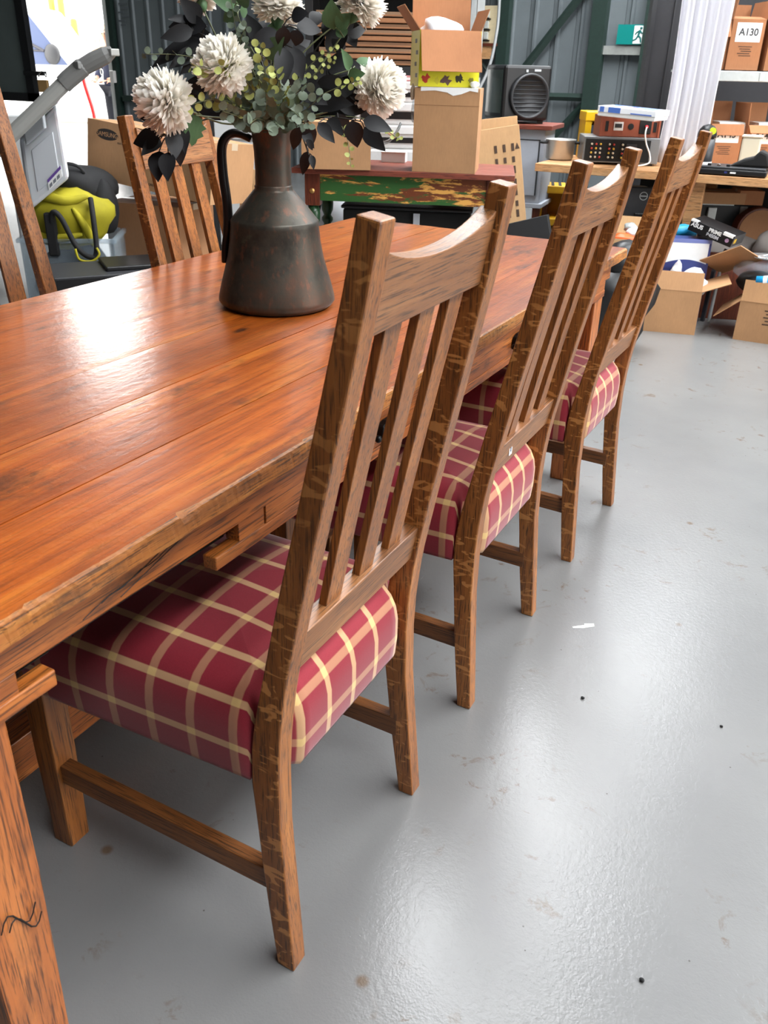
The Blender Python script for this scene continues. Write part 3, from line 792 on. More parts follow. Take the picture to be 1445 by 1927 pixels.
# white chrysanthemums
def petal_mesh(R, n, rng):
    bm = NB()
    ga = pi*(3-5**.5)
    for i in range(n):
        z = 1-1.72*(i+.5)/n; r = (1-z*z)**.5; a = ga*i
        d = V(r*cos(a), r*sin(a), z)+V(rng.uniform(-.1, .1), rng.uniform(-.1, .1), rng.uniform(-.1, .1)); d.normalize()
        tan = V(-sin(a), cos(a), 0); up = d.cross(tan)
        L = R*rng.uniform(.86, 1.1); w_ = R*rng.uniform(.095, .14); cu = rng.uniform(.05, .22)*R*(1 if z > -.2 else .5)
        tw = rng.uniform(-.5, .5); sd = tan*cos(tw)+up*sin(tw)
        b = d*(R*.30); rows = []
        for t, ww in ((0, .35), (.45, .8), (.78, 1.0), (1.0, .30)):
            p = b+d*((L-R*.3)*t)-up*(cu*t*t*(-1)); m = p-d.cross(sd)*(w_*ww*.35)
            rows.append((bm.verts.new(p-sd*w_*ww), bm.verts.new(m), bm.verts.new(p+sd*w_*ww)))
        for q, s_ in zip(rows, rows[1:]):
            for j in (0, 1): bm.faces.new((q[j], q[j+1], s_[j+1], s_[j]))
    me = bpy.data.meshes.new('petals')
    for f in bm.faces: f.smooth = True
    bm.to_mesh(me); bm.free(); return me
def petal_mat():
    t = NT('white_petal')
    n = t.noise(t.obj((30, 30, 30)), 1, 3)
    t.set(color=t.ramp(n, [(.3, rgb(244, 240, 230)), (.7, rgb(252, 251, 247))]), rough=.6, spec=.3)
    tr = t.add('ShaderNodeBsdfTranslucent'); tr.inputs[0].default_value = rgb(252, 248, 240); mx = t.add('ShaderNodeMixShader'); mx.inputs[0].default_value = .45
    t.t.links.new(t.b.outputs[0], mx.inputs[1]); t.t.links.new(tr.outputs[0], mx.inputs[2]); t.t.links.new(mx.outputs[0], t.n['Material Output'].inputs[0])
    return t.m
M_petal = petal_mat()
for lab, px, py, F, R, ax, n in (
    ('white chrysanthemum at the left end of the bouquet', 312, 192, 1.84, .060, V(-.5, -.8, .3), 460), ('white chrysanthemum second from the left, half behind lime eucalyptus', 419, 124, 1.87, .056, V(-.2, -.8, .5), 460),
    ('white chrysanthemum at the top middle of the bouquet', 524, 8, 1.95, .050, V(0, .2, 1), 460), ('white chrysanthemum at the top right of the bouquet', 680, 2, 1.98, .050, V(.4, .2, .8), 460),
    ('white chrysanthemum at the right end of the bouquet', 714, 166, 2.0, .056, V(1, -.3, .2), 460), ('white chrysanthemum cut off by the top edge at the left', 372, -12, 2.02, .042, V(-.5, .2, .8), 340)):
    c = ray_at(px, py, F)
    fl = thing('chrysanthemum', lab, 'flower', inpt(), 0, 'white chrysanthemums in the jug')
    me = petal_mesh(R, n, fr); me.materials.append(M_petal)
    q = ax.normalized().to_track_quat('Z', 'Y').to_matrix().to_4x4()
    o = mk('petals', me, None, fl); o.matrix_basis = Matrix.Translation(c-fl.location) @ q
    o['kind'] = 'stuff'
    axn = ax.normalized(); b = c-axn*R*.75
    stem(fl, smooth_path([fl.location.copy(), MOUTH+V(fr.uniform(-.02, .02), fr.uniform(-.02, .02), 0), MOUTH.lerp(b, .6)+V(0, 0, -.01), b, c-axn*R*.2], 6), .0028, M_stemg)
    bm = NB(); lathe(bm, [(.002, -.012), (.008, -.006), (.013, .004), (.010, .010)], 10)
    o = obj('calyx', bm, M_gleaf, fl, smooth=True); o.matrix_basis = Matrix.Translation(c-axn*R*.66-fl.location) @ q
# ------------------------------------------------------------------ background materials and builders
CAMRZ = -YAW
def carton_mat(name, c, seed=0):
    t = NT(name)
    n = t.noise(t.obj((3, 3, 3)), 1, 5, .6); f = t.noise(t.obj((160, 160, 30)), 1, 3)
    d = tuple(int(x*.9) for x in c); l = tuple(min(255, int(x*1.05)) for x in c)
    t.set(color=t.mix(.25, t.ramp(n, [(.3, rgb(*d)), (.7, rgb(*l))]), t.ramp(f, [(.3, rgb(*d)), (.7, rgb(*l))])), rough=.8, spec=.25, normal=t.bump(f, .1, .001))
    return t.m
M_card = carton_mat('cardboard', (176, 134, 96)); M_card2 = carton_mat('cardboard_pale', (196, 158, 116)); M_card3 = carton_mat('cardboard_dark', (150, 108, 76))
M_cardr = carton_mat('cardboard_red', (168, 116, 80))
M_print = plain('box_print', (70, 52, 40), .8)
M_paper = plain('paper', (240, 240, 238), .7, 0, .03)
M_tape = plain('packing_tape', (196, 176, 150), .25)
M_steel = plain('pale_steel', (186, 192, 192), .4, .4, .06)
M_clear = NT('clear_plastic'); M_clear.set(color=rgb(190, 204, 214), rough=.12, trans=.6, ior=1.1, alpha=.45); M_clear = M_clear.m
M_frost = NT('frosted_plastic'); M_frost.set(color=rgb(206, 208, 212), rough=.4, spec=.4, sub=.1); M_frost = M_frost.m
M_pine = wood('raw_pine', (176, 122, 74), (206, 156, 106), (224, 182, 136), 'x', rough=.6)
M_reddy = wood('red_brown_paint', (104, 46, 34), (134, 66, 48), (150, 82, 62), 'x', rough=.5)
M_brown = wood('brown_timber', (70, 30, 18), (104, 46, 26), (124, 62, 36), 'z', rough=.45)
M_ply = wood('birch_ply', (210, 164, 112), (228, 186, 136), (240, 204, 158), 'z', rough=.5)
M_yel = plain('yellow_plastic', (236, 188, 20), .4, 0, .05)
M_dgrey = plain('dark_grey_plastic', (46, 47, 50), .45, 0, .1)
M_glass = NT('dark_glass'); M_glass.set(color=rgb(10, 12, 14), rough=.1); M_glass = M_glass.m
M_white2 = plain('white_plastic', (226, 228, 228), .35, 0, .03)
M_chrome = plain('dull_chrome', (200, 200, 200), .25, 1.0)
def flapmesh(parent, edge, w, d, h, ang, length, mat, t=.004):
    L = {'f': w, 'b': w, 'l': d, 'r': d}[edge]; a = radians(ang)
    bm = NB(); b2(bm, (-L/2+.002, -t/2, 0), (L/2-.002, t/2, length))
    o = obj('flap', bm, mat, parent)
    pos, rz = {'f': ((0, -d/2, h), 0), 'b': ((0, d/2, h), pi), 'l': ((-w/2, 0, h), -pi/2), 'r': ((w/2, 0, h), pi/2)}[edge]
    o.matrix_basis = Matrix.Translation(pos) @ Matrix.Rotation(rz, 4, 'Z') @ Matrix.Rotation(a, 4, 'X')
    return o
def carton(name, label, loc, rz, w, d, h, mat=None, flaps=None, group=None, rot=None, fl=None, cat='box', inner=None, tape=True):
    """corrugated box: closed with taped seam when flaps is None, else open with flaps {edge: angle out from upright}"""
    mat = mat or M_card; t = .004
    r = thing(name, label, cat, loc, rz, group, rot)
    bm = NB()
    b2(bm, (-w/2, -d/2, 0), (w/2, d/2, t))
    b2(bm, (-w/2, -d/2, t), (w/2, -d/2+t, h)); b2(bm, (-w/2, d/2-t, t), (w/2, d/2, h))
    b2(bm, (-w/2, -d/2+t, t), (-w/2+t, d/2-t, h)); b2(bm, (w/2-t, -d/2+t, t), (w/2, d/2-t, h))
    obj('body', bm, mat, r)
    if flaps is None:
        box('flap', (-w/2, -d/2, h), (w/2, -.001, h+t), mat, r); box('flap', (-w/2, .001, h), (w/2, d/2, h+t), mat, r)
        if tape: box('tape', (-w/2-.0006, -.024, h+t-.03), (w/2+.0006, .024, h+t+.0006), M_tape, r)
    else:
        for e, a in flaps.items(): flapmesh(r, e, w, d, h, a, (fl or {}).get(e, d/2 if e in 'fb' else w/2), mat)
    return r
def ftext(parent, s, size, x, z, ydist, mat=None, bold=0, rz=0):
    """lettering on the front (-y) face"""
    return text('lettering', s, size, mat or M_print, parent, Mloc((x, ydist-.0008, z), (pi/2, 0, 0)) @ Matrix.Rotation(rz, 4, 'Z'), bold=bold)
def quadsolid(bm, q, back):
    """solid between a quad of points and the same quad pushed along vector back"""
    A = [bm.verts.new(p) for p in q]; B = [bm.verts.new(Vector(p)+back) for p in q]
    bm.faces.new(A); bm.faces.new(B[::-1])
    for i in range(4): bm.faces.new((A[i], B[i], B[(i+1) % 4], A[(i+1) % 4]))
def crumple(name, parent, c, r, mat, seed, sq=(1, 1, .7), amp=.35):
    bm = NB(); bmesh.ops.create_icosphere(bm, subdivisions=3, radius=1)
    rng = random.Random(seed); ph = [(rng.uniform(-3, 3), rng.uniform(-3, 3), rng.uniform(-3, 3), rng.uniform(0, 6)) for _ in range(7)]
    for v in bm.verts:
        d = v.co.normalized(); k = sum(abs(sin(d.x*a+d.y*b+d.z*e+f)) for a, b, e, f in ph)/7
        v.co = Vector((d.x*sq[0], d.y*sq[1], d.z*sq[2]))*r*(1+amp*(k-.6)*2)+Vector(c)
    return obj(name, bm, mat, parent, smooth=True)

# ------------------------------------------------------------------ outside the doorway
van = thing('van', 'white van parked outside the open doorway', 'van', ray_y(142, 134, 16.2), CAMRZ); van.location.z = -.02
M_van = plain('white_car_paint', (240, 242, 244), .25, 0, 0, 0, 30, coat=.6)
bm = NB(); prism(bm, [(-3.6, .35), (-3.6, 2.15), (-1.3, 2.35), (-.75, 2.25), (.02, 1.15), (1.1, 1.05), (1.6, .8), (1.6, .35)], 'y', 0, 1.8)
obj('body', bm, M_van, van, bevel=.06, seg=3)
M_wind = plain('blue_grey_window', (74, 84, 112), .15)
bm = NB(); prism(bm, [(-1.55, 1.18), (-.14, 1.18), (-.86, 2.12), (-1.55, 2.14)], 'y', -.012, .02); wnd = obj('side_window', bm, M_wind, van)
bm = NB(); tube(bm, [(-1.4, -.015, 1.62), (-.95, -.015, 1.60), (-.62, -.015, 1.44)], .03, 6); tube(bm, [(-1.4, -.015, 1.40), (-.9, -.015, 1.45), (-.62, -.015, 1.44)], .02, 6); obj('dashboard_edge', bm, plain('grey_trim', (60, 60, 66), .6), wnd)
bm = NB(); bmesh.ops.create_uvsphere(bm, u_segments=16, v_segments=10, radius=.17, matrix=Mloc((-.45, -.02, 1.38)) @ Matrix.Diagonal((1, .3, 1.2, 1))); obj('steering_wheel', bm, M_dgrey, wnd, smooth=True)
bm = NB(); bmesh.ops.create_uvsphere(bm, u_segments=20, v_segments=12, radius=.24, matrix=Mloc((.22, -.16, 1.42)) @ Matrix.Diagonal((1, .5, 1.05, 1))); obj('wing_mirror', bm, M_van, van, smooth=True)
for wx in (1.05, -2.7):
    bm = NB(); prism(bm, [(wx+.34*cos(2*pi*k/24), .36+.34*sin(2*pi*k/24)) for k in range(24)], 'y', -.03, .2); wh = obj('wheel', bm, M_blackm, van)
    bm = NB(); prism(bm, [(wx+.2*cos(2*pi*k/16), .36+.2*sin(2*pi*k/16)) for k in range(16)], 'y', -.045, 0); obj('hub_cap', bm, M_steel, wh)
box('bumper', (1.52, -.02, .4), (1.68, 1.82, .62), M_dgrey, van, bevel=.03)
for i, (px, hgt) in enumerate(((104, 3.0), (121, 2.9), (141, 2.35))):
    b = ray_y(px, 60, 22); lab = ['leftmost yellow post outside the doorway', 'middle yellow post outside the doorway', 'rightmost, shortest yellow post outside the doorway'][i]
    t = thing('yellow_post', lab, 'post', (b.x, 22, -.02), 0, 'yellow posts in the yard')
    bm = NB(); lathe(bm, [(.10, 0), (.10, hgt-.05), (.06, hgt)], 16); obj('post', bm, M_yel, t, smooth=True); box('base_plate', (-.18, -.18, 0), (.18, .18, .02), M_yel, t)
fb = ray_y(175, 80, 24)
fence = thing('timber_fence', 'pale timber paling fence across the yard, seen through the doorway', 'fence', (fb.x, 24, -.02), 0)
bm = NB(); b2(bm, (-.085, 0, 0), (.085, .025, 2.3)); pal = obj('paling', bm, M_ply, fence); pal.location.x = -3.6
for k in range(1, 38):
    o = pal.copy(); COL.objects.link(o); o.location.x = -3.6+.19*k
box('fence_rail', (-3.7, .025, .5), (3.6, .07, .6), M_pine, fence); box('fence_rail', (-3.7, .025, 1.8), (3.6, .07, 1.9), M_pine, fence)
hose = [ray_y(152, 118, 13.4), ray_y(157, 150, 13.4), ray_y(166, 180, 13.4), ray_y(174, 205, 13.4), ray_y(178, 228, 13.4), ray_y(181, 300, 13.4)]
hose[-1].z = -.01
t = thing('red_hose', 'red hose hanging in the doorway beside the person', 'hose', (hose[-1].x, hose[-1].y, 0))
bm = NB(); tube(bm, [p-t.location for p in smooth_path(hose)], .035, 10); obj('hose', bm, plain('red_rubber', (214, 26, 26), .4), t, smooth=True)
bm = NB(); tube(bm, [hose[0]-t.location+V(0, 0, .06), hose[0]-t.location], .045, 10); obj('hose_end', bm, M_steel, t)
# person in a navy hoodie
def skinmesh(name, pts, edges, radii, mat, parent, root=0, sub=2):
    me = bpy.data.meshes.new(name); me.from_pydata([tuple(p) for p in pts], edges, [])
    o = mk(name, me, mat, parent)
    sk = o.modifiers.new('skin', 'SKIN'); 
    lay = me.skin_vertices[0].data
    for i, r in enumerate(radii):
        lay[i].radius = r if isinstance(r, tuple) else (r, r); lay[i].use_root = (i == root)
    sb = o.modifiers.new('sub', 'SUBSURF'); sb.levels = sub; sb.render_levels = sub
    sk.use_smooth_shade = True
    return o
pp = ray_y(212, 150, 12.9)
per = thing('person', 'person in a navy hoodie standing just outside the doorway, half hidden by the jamb', 'person', (pp.x, 12.9, -.02), CAMRZ-.5)
M_skin = plain('skin', (206, 158, 132), .55, 0, .05); M_navy = plain('navy_fleece', (58, 62, 88), .85, 0, .12); M_jean = plain('dark_trousers', (44, 46, 56), .85, 0, .1); M_hair = plain('dark_hair', (34, 30, 30), .7, 0, .2)
BP = [(0, 0, .95), (0, 0, 1.12), (0, .01, 1.30), (0, .02, 1.44), (0, .01, 1.53), (0, -.01, 1.63), (0, -.01, 1.74),
      (-.19, .02, 1.42), (-.27, .03, 1.16), (-.20, -.16, 1.02), (-.12, -.26, 1.0), (.19, .02, 1.42), (.27, .03, 1.16), (.20, -.16, 1.02), (.12, -.26, 1.0),
      (-.10, 0, .88), (-.11, -.01, .50), (-.11, .02, .09), (-.12, -.13, .03), (.10, 0, .88), (.11, -.01, .50), (.11, .02, .09), (.12, -.13, .03)]
BE = [(0, 1), (1, 2), (2, 3), (3, 4), (4, 5), (5, 6), (3, 7), (7, 8), (8, 9), (9, 10), (3, 11), (11, 12), (12, 13), (13, 14), (0, 15), (15, 16), (16, 17), (17, 18), (0, 19), (19, 20), (20, 21), (21, 22)]
BR = [(.14, .10), (.13, .095), (.15, .10), (.10, .08), .055, (.075, .095), (.07, .085), .06, .045, .035, (.04, .018), .06, .045, .035, (.04, .018), .085, .058, .04, (.045, .03), .085, .058, .04, (.045, .03)]
skinmesh('body', BP, BE, BR, M_skin, per)
for s in (-1, 1):
    for k in range(5):
        b = Vector((s*(.12+.02*(k-2) if k < 4 else .16), -.275, 1.0)); e = b+Vector((s*-.03 if k < 4 else s*.03, -.055 if k < 4 else -.02, -.02)); f2 = e+Vector((s*-.03, -.01, -.025))
        skinmesh('finger', [b, e, f2], [(0, 1), (1, 2)], [.010, .009, .007], M_skin, per, sub=1)
skinmesh('hoodie', [(0, 0, .86), (0, 0, .98), (0, 0, 1.14), (0, .01, 1.31), (0, .02, 1.44), (0, .02, 1.50), (-.19, .02, 1.42), (-.275, .03, 1.16), (-.21, -.15, 1.025), (.19, .02, 1.42), (.275, .03, 1.16), (.21, -.15, 1.025)],
         [(0, 1), (1, 2), (2, 3), (3, 4), (4, 5), (4, 6), (6, 7), (7, 8), (4, 9), (9, 10), (10, 11)], [(.17, .13), (.18, .135), (.175, .13), (.185, .13), (.13, .10), .08, .085, .07, .055, .085, .07, .055], M_navy, per)
skinmesh('trousers', [(0, 0, .94), (-.10, 0, .85), (-.11, 0, .5), (-.11, .02, .1), (.10, 0, .85), (.11, 0, .5), (.11, .02, .1)], [(0, 1), (1, 2), (2, 3), (0, 4), (4, 5), (5, 6)], [(.16, .12), .10, .075, .065, .10, .075, .065], M_jean, per)
for s in (-1, 1): skinmesh('shoe', [(s*.11, .06, .05), (s*.115, -.04, .05), (s*.125, -.16, .04)], [(0, 1), (1, 2)], [(.05, .05), (.055, .05), (.05, .035)], M_blackm, per, sub=1)
skinmesh('hair', [(0, .04, 1.60), (0, .03, 1.70), (0, .0, 1.77)], [(0, 1), (1, 2)], [(.08, .07), (.095, .09), (.08, .09)], M_hair, per)
bm = NB(); tube(bm, [(0, -.10, 1.665), (0, -.118, 1.64), (0, -.10, 1.632)], .013, 6); obj('nose', bm, M_skin, per, smooth=True)
for s in (-1, 1):
    bm = NB(); bmesh.ops.create_uvsphere(bm, u_segments=8, v_segments=6, radius=.011, matrix=Mloc((s*.032, -.098, 1.675))); obj('eye', bm, M_hair, per, smooth=True)
    bm = NB(); bmesh.ops.create_uvsphere(bm, u_segments=8, v_segments=6, radius=.028, matrix=Mloc((s*.083, 0, 1.66)) @ Matrix.Diagonal((.4, .7, 1, 1))); obj('ear', bm, M_skin, per, smooth=True)
box('mouth', (-.022, -.104, 1.597), (.022, -.098, 1.603), plain('lips', (168, 96, 90), .5), per)
for k, (x, z) in enumerate(((-.06, 1.36), (-.09, 1.20), (-.06, 1.12))):
    bm = NB(); tube(bm, [(x+.03*cos(a*.8), -.17, z+.045*sin(a*.8)) for a in range(9)], .009, 5); obj('hoodie_print', bm, M_paper, per)

# ------------------------------------------------------------------ left of the table
pl = ray_y(74, 140, LY-.1)
t = thing('padlock', 'brass padlock hanging from the edge of the grey door leaf', 'padlock', pl, CAMRZ)
box('lock_body', (-.03, -.03, -.2), (.10, .03, -.06), plain('dull_brass', (196, 156, 104), .35, .7), t, bevel=.012)
bm = NB(); tube(bm, [(0+.035+.045*cos(pi*k/10), 0, -.06+.03+.06*sin(pi*k/10)) for k in range(11)], .011, 8); obj('shackle', bm, M_chrome, t, smooth=True)
# tilted pale storage tub with grey clip handle
Q = [ray_at(x, y, F) for x, y, F in ((36, 262, 4.3), (108, 198, 4.3), (131, 336, 4.25), (56, 398, 4.25))]
c0 = sum(Q, Vector())/4
t = thing('storage_tub', 'tilted frosted white storage tub with grey clip handle behind the left chair', 'tub', (c0.x, c0.y, .55))
L = t.location
bm = NB(); quadsolid(bm, [q-L for q in Q], FH*.26+RH*-.10); obj('tub_body', bm, M_frost, t, bevel=.02, seg=3)
ex = (Q[1]-Q[0]); ez = (Q[0]-Q[3]).normalized(); exn = ex.normalized()
bm = NB(); quadsolid(bm, [Q[0]-L-exn*.02-FH*.025, Q[1]-L+exn*.02-FH*.025, Q[1]-L+exn*.02-FH*.025+ez*.03, Q[0]-L-exn*.02-FH*.025+ez*.03], FH*.31+RH*-.10); obj('rim', bm, M_frost, t, bevel=.006)
a0, a1 = Q[0]+ex*.22, Q[0]+ex*.72
bm = NB(); quadsolid(bm, [p-L-FH*.045 for p in (a0-ez*.055, a1-ez*.055, a1+ez*.03, a0+ez*.03)], FH*.03); obj('clip_handle', bm, plain('pale_grey_clip', (170, 174, 178), .4), t, bevel=.006)
iq = [Q[3].lerp(Q[0], a).lerp(Q[2].lerp(Q[1], a), b)-L-FH*.004 for a, b in ((.16, .25), (.16, .80), (.74, .80), (.74, .25))]
bm = NB(); quadsolid(bm, iq, FH*.01); obj('moulded_panel', bm, plain('frosted_panel', (198, 201, 206), .45), t, bevel=.003)
lq = [Q[3].lerp(Q[2], u_).lerp(Q[0].lerp(Q[1], u_), v_)-L-FH*.007 for u_, v_ in ((.52, .06), (.86, .10), (.86, .25), (.52, .21))]
bm = NB(); quadsolid(bm, lq, FH*.004); lb = obj('tub_label', bm, M_paper, t)
lq2 = [lq[3].lerp(lq[0], .3)-FH*.001, lq[2].lerp(lq[1], .3)-FH*.001, lq[2]-FH*.001, lq[3]-FH*.001]
bm = NB(); quadsolid(bm, lq2, FH*.003); obj('label_band', bm, plain('purple_ink', (104, 74, 150), .5), lb)
for k in range(3):
    u0 = .08+.28*k
    bq = [lq[0].lerp(lq[1], u0).lerp(lq[3].lerp(lq[2], u0), .12), lq[0].lerp(lq[1], u0+.2).lerp(lq[3].lerp(lq[2], u0+.2), .12), lq[0].lerp(lq[1], u0+.2).lerp(lq[3].lerp(lq[2], u0+.2), .45), lq[0].lerp(lq[1], u0).lerp(lq[3].lerp(lq[2], u0), .45)]
    bm = NB(); quadsolid(bm, [q-FH*.001 for q in bq], FH*.002); obj('label_mark', bm, plain('label_ink', (120, 122, 130), .6), lb)
# white tub behind it
b = ray_at(48, 300, 5.2)
t = thing('white_crate', 'white plastic crate standing behind the tilted storage tub', 'crate', (b.x, b.y, 0), CAMRZ)
bm = NB(); b2(bm, (-.05, -.15, 0), (.11, .2, .98)); obj('crate_body', bm, M_white2, t, bevel=.02)
box('crate_rim', (-.06, -.16, .95), (.12, .21, 1.0), M_white2, t, bevel=.008)
# grey vacuum wand lying across the tub
wp = [ray_at(-10, 285, 4.02), ray_at(128, 150, 4.12), ray_at(158, 124, 4.14), ray_at(212, 97, 4.16)]
t = thing('vacuum_wand', 'grey plastic vacuum wand with darker connector, lying over the storage tub', 'wand', (wp[0].x, wp[0].y, wp[0].z))
L = t.location; M_wand = plain('warm_grey_tube', (152, 152, 148), .35, .1); M_wandd = plain('grey_connector', (112, 112, 110), .45)
bm = NB(); tube(bm, [wp[0]-L, wp[1]-L], .031, 14); obj('tube', bm, M_wand, t, smooth=False, bevel=.002)
d = (wp[1]-wp[0]).normalized()
bm = NB(); tube(bm, [wp[1]-L-d*.03, wp[1]-L, wp[2]-L-d*.01, wp[2]-L], .037, 14, rs=[.036, .037, .038, .034]); obj('collar', bm, M_wandd, t)
bm = NB(); tube(bm, [wp[2]-L-d*.01, wp[2].lerp(wp[3], .35)-L, wp[2].lerp(wp[3], .75)-L, wp[3]-L], .03, 12, rs=[.034, .036, .034, .022]); obj('nozzle', bm, M_wandd, t)
bm = NB(); M_ = wp[2].lerp(wp[3], .95)-L; ab(bm, M_, (.05, .05, .028)); obj('latch', bm, M_wand, t, bevel=.004)
box('button', tuple(wp[2]-L+V(-.014, -.05, -.012)), tuple(wp[2]-L+V(.018, -.03, .016)), M_wandd, t, bevel=.003)
# clear storage tub with a yellow and black tool bag in it
b = ray_at(150, 520, 4.45)
t = thing('clear_tub', 'clear plastic storage tub holding dark things, under the yellow tool bag', 'tub', (b.x, b.y, 0), CAMRZ+.12)
bm = NB(); hh = .50
for lo, hi in (((-.22, -.17, 0), (.22, .17, .01)), ((-.22, -.17, .01), (.22, -.164, hh)), ((-.22, .164, .01), (.22, .17, hh)), ((-.22, -.164, .01), (-.214, .164, hh)), ((.214, -.164, .01), (.22, .164, hh))): b2(bm, lo, hi)
obj('tub_body', bm, M_clear, t)
bm = NB()
for lo, hi in (((-.235, -.185, hh-.02), (.235, -.165, hh)), ((-.235, .165, hh-.02), (.235, .185, hh)), ((-.235, -.165, hh-.02), (-.215, .165, hh)), ((.215, -.165, hh-.02), (.235, .165, hh))): b2(bm, lo, hi)
obj('rim', bm, M_clear, t, bevel=.004)
M_navyd = plain('dark_contents', (40, 46, 56), .6, 0, .2)
crumple('dark_contents', t, (0, .0, .23), .21, M_navyd, 3, (.98, .74, 1.05)); crumple('pale_wrapper', t, (-.02, -.145, .30), .035, M_paper, 4, (.7, .3, 1))
tubL = t.location.copy()
b = ray_at(140, 430, 4.35)
t = thing('tool_bag', 'yellow and black canvas tool bag slumped on the clear tub', 'bag', (tubL.x, tubL.y, .42), CAMRZ+.1)
M_yelb = plain('mustard_canvas', (160, 150, 20), .8, 0, .12, .15, 12); M_blb = plain('black_canvas', (16, 16, 18), .8, 0, .2)
crumple('bag_body', t, (-.01, -.03, .17), .215, M_yelb, 9, (.93, .6, .70), .42)
crumple('bag_mouth', t, (.03, .06, .29), .20, M_blb, 12, (.95, .6, .5), .25)
crumple('bag_end', t, (.16, .02, .20), .10, M_blb, 14, (.7, .7, 1.3), .2)
bm = NB(); tube(bm, smooth_path([V(-.06, -.165, .10), V(-.04, -.19, .20), V(.0, -.20, .18), V(.06, -.22, .05), V(.12, -.23, .005), V(.15, -.22, .03), V(.145, -.18, .18), V(.13, -.12, .26)]), .013, 8); obj('strap', bm, M_blb, t, smooth=True)
bm = NB(); tube(bm, smooth_path([V(.055, -.235, .045), V(.07, -.24, -.005), V(.13, -.245, -.01), V(.165, -.24, .02), V(.155, -.235, .05)]), .006, 6); obj('strap_edge', bm, M_yelb, t, smooth=True)
for q_ in ([V(-.20, -.07, .20), V(-.10, -.13, .27), V(.02, -.15, .25), V(.12, -.12, .27)], [V(-.18, -.12, .10), V(-.05, -.16, .08), V(.08, -.16, .10)], [V(.05, -.16, .22), V(.10, -.15, .12), V(.12, -.13, .04)]):
    bm = NB(); tube(bm, smooth_path(q_), .022, 8, rs=[.010+.014*sin(pi*i/18) for i in range(19)] if len(q_) == 4 else [.008+.012*sin(pi*i/12) for i in range(13)]); obj('canvas_fold', bm, M_yelb, t, smooth=True)
bm = NB(); b2(bm, (-.085, -.188, 0), (-.035, -.15, .20)); obj('webbing', bm, M_blb, t, bevel=.008)
bm = NB(); tube(bm, [V(.02+.07*cos(pi*k/10), -.02, .36+.045*sin(pi*k/10)) for k in range(11)], .008, 6); obj('carry_handle', bm, M_blb, t, smooth=True)
# flat black electronics case
b = ray_at(205, 520, 3.95)
t = thing('media_player', 'flat black electronics case with a black tray on it, beyond the table edge', 'electronics', (b.x, b.y, 0), CAMRZ+.45)
box('case', (-.25, -.16, .05), (.25, .16, .44), M_dgrey, t, bevel=.004)
box('front_panel', (-.24, -.164, .06), (.24, -.158, .43), M_black, t); box('foot', (-.24, -.15, 0), (-.2, -.11, .05), M_black, t); box('foot', (.2, -.15, 0), (.24, -.11, .05), M_black, t); box('foot', (-.24, .11, 0), (-.2, .15, .05), M_black, t); box('foot', (.2, .11, 0), (.24, .15, .05), M_black, t)
box('tray', (-.02, -.10, .4402), (.24, .14, .46), M_black, t, bevel=.005)
for k in range(4): 
    bm = NB(); prism(bm, [(-.2+.03*k+.009*cos(2*pi*j/10), .37+.009*sin(2*pi*j/10)) for j in range(10)], 'y', -.17, -.16); obj('socket', bm, M_dgrey, t)
# cardboard boxes behind the far chair
b = ray_at(308, 470, 4.75)
carton('cardboard_box', 'plain brown cardboard box under the tilted branded box, behind the far chair', (b.x, b.y, .0), CAMRZ-.35, .44, .34, .62, M_card3, cat='box')
a0, a1, a2 = ray_at(165, 332, 4.7), ray_at(395, 386, 4.35), ray_at(169, 224, 4.7)
dirx = (a1-a0).normalized(); wbx = (a1-a0).length
upv = (a2-a0); upv = (upv-dirx*upv.dot(dirx)); hbx = upv.length; upv.normalize(); dy = upv.cross(dirx)
t = carton('cardboard_box', 'branded cardboard box tilted on top of another box behind the far chair', (0, 0, 0), 0, wbx, .34, hbx, M_card)
ctr = (a0+a1)/2+dy*.17
t.rotation_euler = Matrix((dirx, dy, upv)).transposed().to_euler(); t.location = ctr
bm = NB(); prism(bm, [(-wbx/2+.13+.07*cos(2*pi*k/24), hbx-.055+.026*sin(2*pi*k/24)) for k in range(24)], 'y', -.1712, -.1702)
lg = obj('logo_oval', bm, plain('black_print', (36, 28, 24), .7), t)
text('lettering', 'SAMSUNG', .030, M_card, t, Mloc((-wbx/2+.13, -.1716, hbx-.056), (pi/2, 0, 0)))
text('lettering', 'ELECTRONICS', .012, M_print, t, Mloc((-wbx/2+.235, -.1706, hbx-.085), (pi/2, 0, 0)))
text('lettering', 'MADE IN KOREA', .016, M_print, t, Mloc((-.01, -.1706, .03), (pi/2, 0, 0)))
# plywood panel with slots, pale cabinet behind
b = ray_at(452, 400, 5.0)
t = thing('plywood_panel', 'pale plywood panel with two hand slots, behind the jug handle', 'panel', (b.x, b.y, 0), CAMRZ, rot=(-.12, .12, CAMRZ))
prof = [(-.09, 0), (.09, 0), (.10, .70), (.085, .735), (-.045, .77), (-.075, .755)]
bm = NB(); prism(bm, prof, 'y', -.009, .009); obj('board', bm, M_ply, t, bevel=.002)
for sx in (-.055, .015):
    bm = NB(); prism(bm, [(sx+.012*cos(2*pi*k/12), .66+.022*sin(2*pi*k/12)) for k in range(12)], 'y', -.0105, -.009); obj('slot', bm, M_card3, t)
crumple('plastic_wrap', t, (.02, -.03, .57), .06, M_clear, 21, (1, .4, 1)); crumple('blue_cap', t, (-.05, -.03, .60), .025, plain('blue_plastic', (40, 60, 150), .4), 22)
b = ray_at(456, 330, 6.3)
t = thing('pale_cabinet', 'pale grey cabinet standing behind the plywood panel', 'cabinet', (b.x, b.y, 0), CAMRZ)
